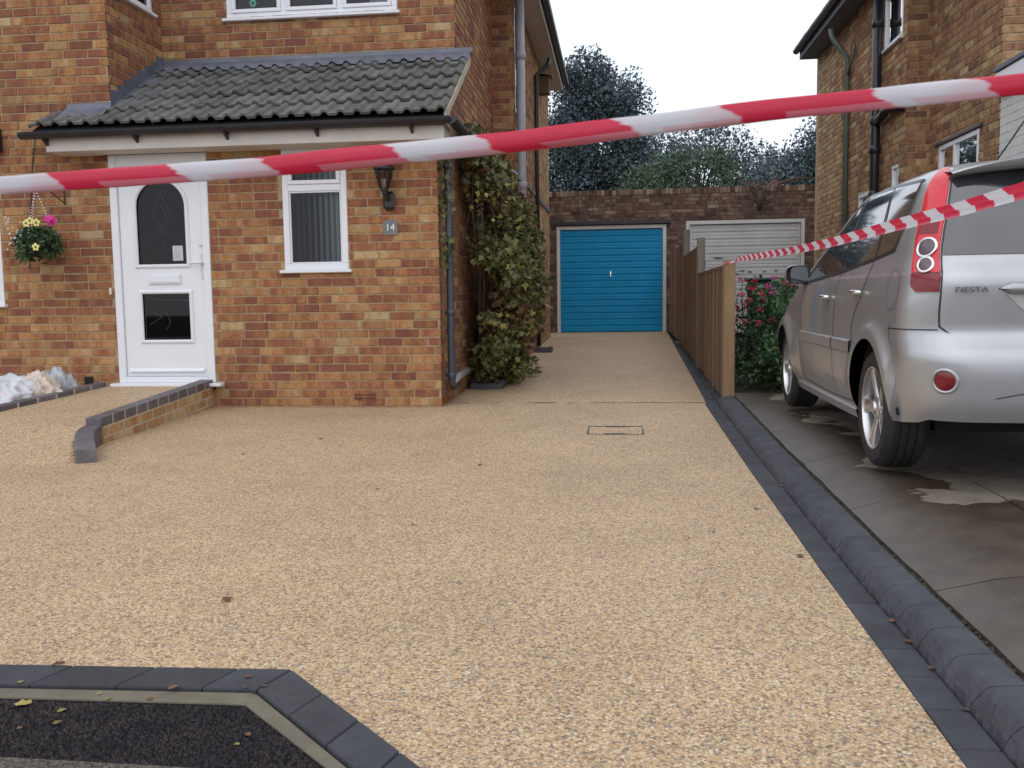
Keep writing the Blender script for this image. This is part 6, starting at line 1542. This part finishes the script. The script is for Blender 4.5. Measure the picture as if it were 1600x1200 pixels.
mb = MB(); leafcloud(mb, [c for c in vc(80, .3)], 1000, .07, .08, lobed=True, droop=.8); mb.build('yellow_foliage', MAT['leaf_y'], cr_, kind='stuff')
lowc = [c for c in vc(200, .5) if c[2] < 1.0 or c[2] > 1.9]
mb = MB(); leafcloud(mb, lowc, 1500, .07, .08, lobed=True, droop=1); mb.build('brown_foliage', MAT['leaf_b'], cr_, kind='stuff')
mb = MB()
for k in range(150):
    c = ca[k % len(ca)]; s0 = np.array([-1.4 + rng.normal(0, .04), 9.9 + rng.normal(0, .12), z0(9.9)]); e_ = np.array(c); m1 = lerp(s0, e_, .35) + np.array([.0, 0, .12]); m2 = lerp(s0, e_, .7) + rng.normal(0, .06, 3)
    mb.tube([s0, m1, m2, e_], [.012, .009, .006, .002], 5, cap=False)
for k in range(60):
    c = np.array(ca[k * 3 % len(ca)]); e_ = c + rng.normal(0, .16, 3) + [.08, 0, .03]; mb.tube([c, (c + e_) / 2 + rng.normal(0, .03, 3), e_], [.004, .003, .001], 4, cap=False)
mb.build('stems', MAT['twig'], cr_, kind='stuff')
# drooping sprays at right and tendrils round the porch corner pipe
sp_ = [at(px, py, X=-.95) for px, py in ((830, 560), (815, 572), (845, 470), (848, 440), (840, 500), (835, 575), (822, 580))]
mb = MB(); leafcloud(mb, sp_, 110, .07, .05, lobed=True, droop=1.2); mb.build('hanging_sprays', MAT['leaf'], cr_, kind='stuff')
tv = [(XS + .05, YF + .05, z_) for z_ in (2.25, 2.1, 1.95, 1.8, 1.72, 1.45, 1.38, 1.3, 1.25)]
mb = MB(); leafcloud(mb, tv, 130, .06, .045, lobed=True, droop=.8); o = mb.build('corner_sprays', MAT['leaf'], cr_, kind='stuff')
mb = MB(); mb.tube([(XS + .02, YF + .04, .1), (XS + .03, YF + .03, 1.1), (XS + .02, YF + .05, 1.7), (XS + .05, YF + .06, 2.35)], [.009, .008, .006, .003], 6); mb.tube([(XS + .02, YF + .02, 2.3), (XS - .0, YF + .0, 2.33), (XS + .25, YF + .5, 2.3), (XS + .1, 9.0, 2.3)], .005, 5); mb.build('corner_stem', MAT['twig'], cr_, kind='stuff')
# gully surrounds at the foot of the wall
def gully(label, x0_, y0_, x1_, y1_):
    g_ = thing('drain_gully', label, 'drain', ((x0_ + x1_) / 2, (y0_ + y1_) / 2, z0(y0_)))
    z_ = z0(y0_); mb = MB(); t = .05; h = .085
    for (a_, b_, c_, d_) in ((x0_, y0_, x1_, y0_ + t), (x0_, y1_ - t, x1_, y1_), (x0_, y0_ + t, x0_ + t, y1_ - t), (x1_ - t, y0_ + t, x1_, y1_ - t)):
        mb = MB(); mb.tint(0, random.random(), 0); mb.bbox((a_, b_, z_ - .05), (c_, d_, z_ + h - (.02 if c_ - a_ > .1 else 0)), .008); mb.build('surround_block', MAT['slate_pipe'], g_)
    mb = MB(); mb.box((x0_ + t, y0_ + t, z_ + .01), (x1_ - t, y1_ - t, z_ + .02)); mb.build('grate', MAT['black'], g_)
gully('dark drain surround under the foot of the climber, beside the porch corner', -1.50, 9.3, -1.17, 9.72)
gully('small dark drain surround at the foot of the rear black downpipe', -1.25, by - 1.5 if False else 14.0, -1.0, 14.35)

# red-flowered bush between fence and car
vb = thing('flowering_bush', 'red flowering bush between the timber fence and the silver car', 'bush', (1.75, 9.2, z0(9)))
bc = []
while len(bc) < 150:
    x, y, z = rng.uniform(1.17, 2.3), rng.uniform(8.3, 10.4), rng.uniform(.08, 1.02)
    if z > .65 + .4 * math.sin((x - .9) * 2.0) + .1 * math.sin(y * 5): continue
    bc.append((x, y, z))
mb = MB(); leafcloud(mb, bc, 9000, .05, .09); mb.build('foliage', MAT['leaf_s'], vb, kind='stuff')
mb = MB()
for k in range(70):
    c = bc[k]; mb.tube([(1.5 + rng.normal(0, .2), 9.1 + rng.normal(0, .3), .02), (c[0], c[1], c[2] * .6), c], [.008, .006, .002], 4, cap=False)
mb.build('stems', M('green_stem', (.07, .1, .04), .7), vb, kind='stuff')
fl = [(1166, 503), (1185, 504), (1160, 437), (1180, 440), (1201, 447), (1206, 456), (1191, 459), (1210, 434), (1229, 440), (1232, 437), (1160, 460), (1163, 475), (1188, 483), (1170, 470), (1178, 560), (1190, 567), (1218, 524), (1221, 546), (1175, 450), (1195, 470), (1152, 480), (1241, 446), (1148, 500), (1205, 500)]
for i, (px_, py_) in enumerate(fl):
    yq = 8.35 + .5 * rng.random(); c = at(px_, py_, Y=yq)
    mb = MB(); leafcloud(mb, [c], 20, .022, (.02, .02, .014))
    mb.build('flower_head', MAT['petal_p'] if i in (4, 7, 9, 5) else MAT['petal_r'], vb, org=c)
    mb = MB(); mb.tube([(c[0] + .02, c[1] + .1, max(.1, c[2] - .3)), (c[0], c[1] + .02, c[2] - .1), c], .003, 4); mb.build('flower_stem', MAT['leaf_s'], vb)
# dark green container behind the bush
p = at(1215, 436, Y=10.6); bn = thing('storage_box', 'dark green plastic lidded box standing behind the red flowering bush', 'storage box', (p[0] + .1, 10.8, z0(10.8)))
mb = MB(); mb.bbox((p[0] - .28, 10.55, z0(10.6)), (p[0] + .45, 11.0, p[2] - .02), .02); mb.build('box', MAT['bin'], bn)
mb = MB(); mb.bbox((p[0] - .31, 10.52, p[2] - .018), (p[0] + .48, 11.03, p[2] + .02), .015); mb.build('lid', MAT['bin'], bn)

# hanging basket and bracket
hb_c = at(60, 378, Y=7.78); hx_, hz_ = hb_c[0], hb_c[2]
top = at(57, 304, Y=7.78)
hk = thing('basket_bracket', 'black iron wall bracket holding the flower basket', 'bracket', (hx_, YF, top[2]))
mb = MB(); zt_ = top[2] + .03; mb.tube([(hx_ + .14, YF - .01, zt_ - .1), (hx_ + .14, YF - .01, zt_ + .1)], .008, 6); mb.tube([(hx_ + .14, YF - .01, zt_ + .04), (hx_ + .07, YF - .13, zt_ + .05), (hx_, YF - .22, zt_ + .04), (hx_, YF - .24, zt_ + .06)], .006, 6); mb.tube([(hx_ + .14, YF - .01, zt_ - .09), (hx_ + .1, YF - .08, zt_ - .03), (hx_ + .05, YF - .16, zt_ + .04)], .005, 6); mb.build('scroll_arm', MAT['black'], hk)
hb = thing('hanging_basket', 'round hanging basket of dark foliage with yellow pansies and a magenta cyclamen', 'hanging basket', (hx_, 7.78, hz_))
mb = MB(); mb.lathe([(.001, hz_ - .13), (.07, hz_ - .12), (.12, hz_ - .07), (.145, hz_ + .02)], 18, 'z', (hx_, 7.78, 0)); mb.build('bowl', MAT['dark_void'], hb, smooth=True)
for k in range(3):
    an = k * 2 * PI / 3 + .5; e_ = (hx_ + .14 * math.cos(an), 7.78 + .14 * math.sin(an), hz_ + .06); s_ = (hx_, 7.78, top[2] + .05); mb = MB()
    n = 16
    for i in range(n):
        p = lerp(np.array(s_), np.array(e_), (i + .5) / n); mb.lathe([(.001, -.006), (.0045, -.003), (.0045, .003), (.001, .006)], 5, 'z', tuple(p))
    mb.build('chain', MAT['chrome'], hb)
mb = MB(); hc_ = ell((hx_, 7.78, hz_ - .02), (.17, .17, .13), 60, .6); leafcloud(mb, hc_, 1300, .045, .04); mb.build('foliage', MAT['leaf_s'], hb, kind='stuff')
mb = MB(); leafcloud(mb, ell((hx_ + .03, 7.74, hz_ + .04), (.17, .15, .07), 24, .7), 260, .05, .025); mb.build('bright_foliage', MAT['leaf_s'], hb, kind='stuff')
def flower(par, name, c, r_, mat, npet=5, eye=None):
    mb = MB(); c = np.array(c)
    for k in range(npet):
        an = k * 2 * PI / npet + .3; d = np.array([math.cos(an), 0, math.sin(an)]); s_ = np.array([-d[2], 0, d[0]])
        pts = [c, c + d * r_ * .5 + s_ * r_ * .42 + [0, -.006, 0], c + d * r_ + s_ * r_ * .25 + [0, -.002, 0], c + d * r_ - s_ * r_ * .25 + [0, -.002, 0], c + d * r_ * .5 - s_ * r_ * .42 + [0, -.006, 0]]
        mb.add(pts, [(0, 1, 2, 3, 4)])
    o = mb.build(name, mat, par, org=c)
    if eye:
        mb = MB(); mb.lathe([(.001, -.006), (r_ * .28, -.005)], 8, 'y', tuple(c + [0, -.003, 0])); mb.build('flower_eye', eye, o)
eye = M('dark_flower_eye', (.05, .01, .05), .6)
for px_, py_ in ((41, 349), (57, 348), (56, 386), (47, 345)): c = at(px_, py_, Y=7.585); flower(hb, 'pansy', c, .034, MAT['petal_y'], eye=eye)
for k in range(16): c = at(79 + rng.normal(0, 5), 343 + rng.normal(0, 3), Y=7.62 + rng.normal(0, .02)); flower(hb, 'magenta_flower', c, .028, MAT['petal_p'], 4)
for k in range(20):
    c = at(20 + rng.normal(0, 8) + k * .1, 345 + k * 2.1 + rng.normal(0, 6), Y=7.68 + rng.normal(0, .03)); flower(hb, 'trailing_flower', c, .009, MAT['petal_w'], 4)
mb = MB()
for k in range(8):
    a_ = at(35 + k, 360, Y=7.68); b_ = at(12 + k * 2.4, 400 + 6 * k, Y=7.68); mb.tube([a_, (a_ + b_) / 2 + np.array([0, -.03, .04]), b_], .0015, 4)
mb.build('trailing_stem', MAT['leaf_s'], hb)

# plastic bags on the bed
def bag(name, label, c, r_, mat, seed):
    import bmesh
    bm = bmesh.new(); bmesh.ops.create_icosphere(bm, subdivisions=5, radius=1)
    for v in bm.verts:
        p_ = v.co.copy(); n1 = mnoise.noise(p_ * 1.4 + Vector((seed, 0, 0)))
        r1 = 1 - abs(mnoise.noise(Vector((p_.x * 2.2 + p_.z, p_.y * 2.2, p_.z * 1.1 + seed)))) * 2.2; r2 = 1 - abs(mnoise.noise(Vector((p_.x * 5, p_.y * 5 + seed, p_.z * 2)))) * 2.2; r3 = abs(mnoise.noise(p_ * 11 + Vector((seed, seed, 0))))
        k = 1 + .3 * n1 + .26 * (r1 - .5) + .13 * (r2 - .5) + .07 * r3
        v.co = Vector((p_.x * r_[0] * k, p_.y * r_[1] * k, max(-.06, p_.z * r_[2] * (k + .25 * (r1 - .5)) * .72)))
        v.co += Vector(c)
    mb = MB(); mb.v = [tuple(v.co) for v in bm.verts]; mb.c = [(0, 0, 0, 1)] * len(mb.v); mb.f = [tuple(v.index for v in f.verts) for f in bm.faces]; bm.free()
    o = mb.build(name, mat, None, smooth=True, org=(c[0], c[1], c[2] - .06)); return tag(o, label, 'bag')
q = at(15, 605, Y=7.3); bag('plastic_bag', 'crumpled white plastic sheeting at the left edge beside the path', (q[0] - .05, 7.3, .13), (.32, .26, .24), MAT['bag_w'], 3.1)
q = at(60, 600, Y=7.45); bag('plastic_bag', 'crumpled pinkish plastic bag between two pale ones, by the path', (q[0] + .02, 7.42, .14), (.19, .13, .25), MAT['bag_p'], 8.4)
q = at(85, 595, Y=7.65); bag('plastic_bag', 'greyish plastic bag against the wall behind the pinkish bag', (q[0], 7.68, .16), (.17, .13, .25), MAT['bag_g'], 5.7)

# fallen leaves
def leafobj(c, s_, mat, label, grp, name='fallen_leaf', zf=None):
    mb = MB(); an = rng.uniform(0, 2 * PI); sh = [(0, -.5), (.2, -.3), (.45, -.15), (.28, .08), (.35, .35), (0, .55), (-.35, .35), (-.28, .05), (-.45, -.2), (-.2, -.3)]
    vs = []
    for x, y in sh:
        X_, Y_ = x * math.cos(an) - y * math.sin(an), x * math.sin(an) + y * math.cos(an); vs.append((c[0] + X_ * s_, c[1] + Y_ * s_, c[2] + .004 + s_ * (.22 * abs(x) + .15 * max(0, y) ** 2)))
    mb.tint(0, rng.random(), 0); mb.add(vs, [tuple(range(len(sh)))]); o = mb.build(name, mat, org=(c[0], c[1], c[2])); tag(o, label, 'leaf', grp); return o
for px_, py_, s_ in ((965, 592, .055), (1030, 526, .07), (890, 630, .03), (750, 727, .03), (1182, 796, .03), (500, 686, .04), (590, 765, .025), (905, 527, .03), (1250, 870, .035), (858, 618, .02), (873, 652, .02), (645, 820, .02), (380, 710, .03), (1048, 576, .025), (1085, 660, .02), (700, 655, .025), (278, 668, .02), (156, 621, .02), (420, 760, .018), (1010, 640, .02)):
    zc3 = -.05
    for _ in range(4): p = at(px_, py_, Z=zc3); zc3 = zdrive(p[0], p[1])
    leafobj((p[0], p[1], zc3), s_, MAT['leaf_b'], 'small dry brown leaf lying on the pale gravel drive', 'dry leaves on the gravel drive')
p = at(355, 937, Z=-.082); leafobj(p, .045, MAT['leaf_b'], 'largest dry leaf on the near part of the gravel drive, lying flat', None)
p = at(90, 1040, Z=-.08); leafobj(p, .04, MAT['leaf_b'], 'brown curled leaf on the seam between gravel and charcoal blocks', None)
for px_, py_, s_, m_ in ((270, 1077, .028, 'leaf_b'), (388, 1060, .02, 'leaf_b'), (413, 1074, .016, 'leaf_b'), (32, 1068, .02, 'leaf_y'), (384, 1076, .014, 'leaf_b')):
    p = at(px_, py_, Z=-.078); leafobj((p[0], p[1], -.077), s_, MAT[m_], 'small leaf on the charcoal block edging by the footway', 'leaves on the block edging')
for px_, py_, s_, m_ in ((35, 1102, .045, 'leaf_y'), (97, 1112, .025, 'leaf_y'), (90, 1131, .025, 'leaf_y'), (168, 1094, .018, 'leaf_y'), (235, 1094, .02, 'leaf_b'), (155, 1086, .015, 'leaf_y'), (388, 1150, .02, 'leaf_b'), (370, 1165, .015, 'leaf_y'), (30, 1140, .015, 'leaf_b')):
    p = at(px_, py_, Z=ZF - .006); leafobj((p[0], p[1], ZF - .006), s_, MAT[m_], 'pale dry leaf lying on the dark footway tarmac', 'leaves on the dark tarmac')
for px_, py_, s_ in ((1222, 755, .03), (1226, 766, .022), (1397, 965, .03), (1460, 1035, .025), (1515, 1105, .02), (1147, 668, .02), (1425, 990, .03)):
    p = at(px_, py_, X=.862); leafobj((.856, p[1], z0(p[1]) + .003), s_, MAT['leaf_b'], 'small dead leaf caught in the angle between pavers and kerb', 'leaves along the kerb')
for k in range(34):
    y = float(rng.uniform(3.2, 14)); x = float(rng.uniform(-.45 * y * .5 - .5, .7)); x = max(x, -3.3 if y < 8 else -1.4)
    leafobj((x, y, zdrive(x, y)), float(rng.uniform(.008, .016)), MAT['leaf_b'], 'tiny dark fleck of leaf litter on the pale gravel drive', 'flecks of leaf litter on the gravel drive', name='leaf_fleck')
# moss and stones in the gap behind the kerb
mb = MB()
for k in range(900):
    y = rng.uniform(1.8, 8.2); x = 1.018 + rng.normal(0, .008); r_ = rng.uniform(.004, .011); z = zn(x, y) - .01; mb.tint(0, rng.random(), 0)
    mb.add([(x + r_, y, z), (x - r_, y, z), (x, y + r_, z), (x, y - r_, z), (x, y, z + r_)], [(0, 2, 4), (2, 1, 4), (1, 3, 4), (3, 0, 4)])
o = mb.build('gap_debris', MAT['soil'], kind='stuff'); tag(o, 'crumbly soil and grit in the gap behind the kerb', 'debris')
# ================================================================== TAPES
def tape(name, label, pts, prof, mat, parts=None):
    """sweep a cross section (list of (across, up)) along pts; uv.x is metres along the tape"""
    pts = [np.array(p, float) for p in pts]; n = len(pts); vs = []; fs = []; uvs = []; s = 0; m = len(prof(0))
    for i, p in enumerate(pts):
        if i: s += np.linalg.norm(p - pts[i - 1])
        d = pts[min(i + 1, n - 1)] - pts[max(i - 1, 0)]; d /= np.linalg.norm(d); side = np.cross(d, (0, 0, 1.)); side /= np.linalg.norm(side); up = np.cross(side, d)
        for j, (a, b) in enumerate(prof(s)): vs.append(tuple(p + side * a + up * b)); uvs.append((s, j / (m - 1)))
    for i in range(n - 1):
        for j in range(m - 1): fs.append((i * m + j, i * m + j + 1, (i + 1) * m + j + 1, (i + 1) * m + j))
    me = bpy.data.meshes.new(name); c = np.mean(pts, axis=0); me.from_pydata([tuple(np.array(v) - c) for v in vs], [], fs)
    ul = me.uv_layers.new(name='UVMap')
    for l in me.loops: ul.data[l.index].uv = uvs[l.vertex_index]
    me.materials.append(mat); me.polygons.foreach_set('use_smooth', [True] * len(me.polygons))
    o = bpy.data.objects.new(name, me); COL.objects.link(o); o.location = c; tag(o, label, 'barrier tape', 'red and white barrier tapes'); return o
# near tape, rolled into a loose tube about a metre in front of the camera
a0, a1 = at(-700, 352, Y=1.04), at(2300, 60, Y=.90)
pts = []
for t in np.linspace(0, 1, 160):
    p = lerp(a0, a1, t); px_ = -700 + 3000 * t
    pt = at(px_, float(np.interp(px_, [-700, 0, 400, 800, 1200, 1600, 2300], [345, 290, 262, 222, 172, 131, 62])), Y=1.06 - .1 * t * 0 - .03 * (px_ / 1600)); pts.append(pt)
dA = pts[0] - pts[1]; dB = pts[-1] - pts[-2]; dA /= np.linalg.norm(dA); dB /= np.linalg.norm(dB)
pts = [pts[0] + dA * q for q in np.linspace(1.572, .05, 60)] + pts + [pts[-1] + dB * q for q in np.linspace(.05, 1.6, 60)]
def roll(s):
    k = .0114; fl_ = .75 + .08 * math.sin(s * 5)
    return [((k * fl_ * .55) * math.cos(t), k * math.sin(t) + .0007 * math.sin(t * 5 + s * 7) + .0006 * math.sin(t * 3 - s * 31) * math.sin(s * 9)) for t in np.linspace(-2.2, PI * 2 - 1.9, 22)]
tape('barrier_tape', 'red and white barrier tape nearest the camera, rolled and crossing the whole view', pts, roll, tape_mat('near_barrier_tape', .262, .30, .10, .14, layered=True))
# second tape, from the fence post towards the right foreground
e0 = at(1141, 408, Y=8.19)
def tz_(y): return None
pts = []
for px_ in list(np.linspace(1150, 1330, 30)) + list(np.linspace(1340, 1600, 40)) + list(np.linspace(1620, 2400, 20)):
    py_ = float(np.interp(px_, [1141, 1180, 1230, 1300, 1400, 1500, 1600, 2400], [407, 401, 393, 379, 352, 327, 298, 60])); pts.append(at(px_, py_, X=1.0 + .00008 * (px_ - 1141)))
dB = pts[-1] - pts[-2]; dB /= np.linalg.norm(dB); dB[2] *= .3
pts += [pts[-1] + dB * q for q in np.linspace(.05, 1.8, 40)]
def fold(s): 
    w_ = .0225 if s > .6 else .012 + .0105 * s / .6
    return [(.004, w_), (.001, w_ * .5), (-.002, .001), (-.0035, 0), (-.001, -w_ * .55), (.007, -w_)]
tape('barrier_tape', 'red and white barrier tape tied to the fence post and running past the silver car', pts, fold, tape_mat('far_barrier_tape', .25, -.35, .3, .05))
# its loop round the post
lp = []
for t in np.linspace(0, 2 * PI, 40): lp.append((.969 + .053 * max(-1, min(1, 1.35 * math.cos(t))), 8.25 + .053 * max(-1, min(1, 1.35 * math.sin(t))), e0[2] - .012 + .016 * math.cos(t)))
def thin(s): return [(.0, .007), (.0015, .002), (0, -.007)]
o = tape('tape_loop', 'short loop of red and white tape knotted round the fence post top', lp, thin, tape_mat('tape_loop_print', .09, .2, 0, .05));
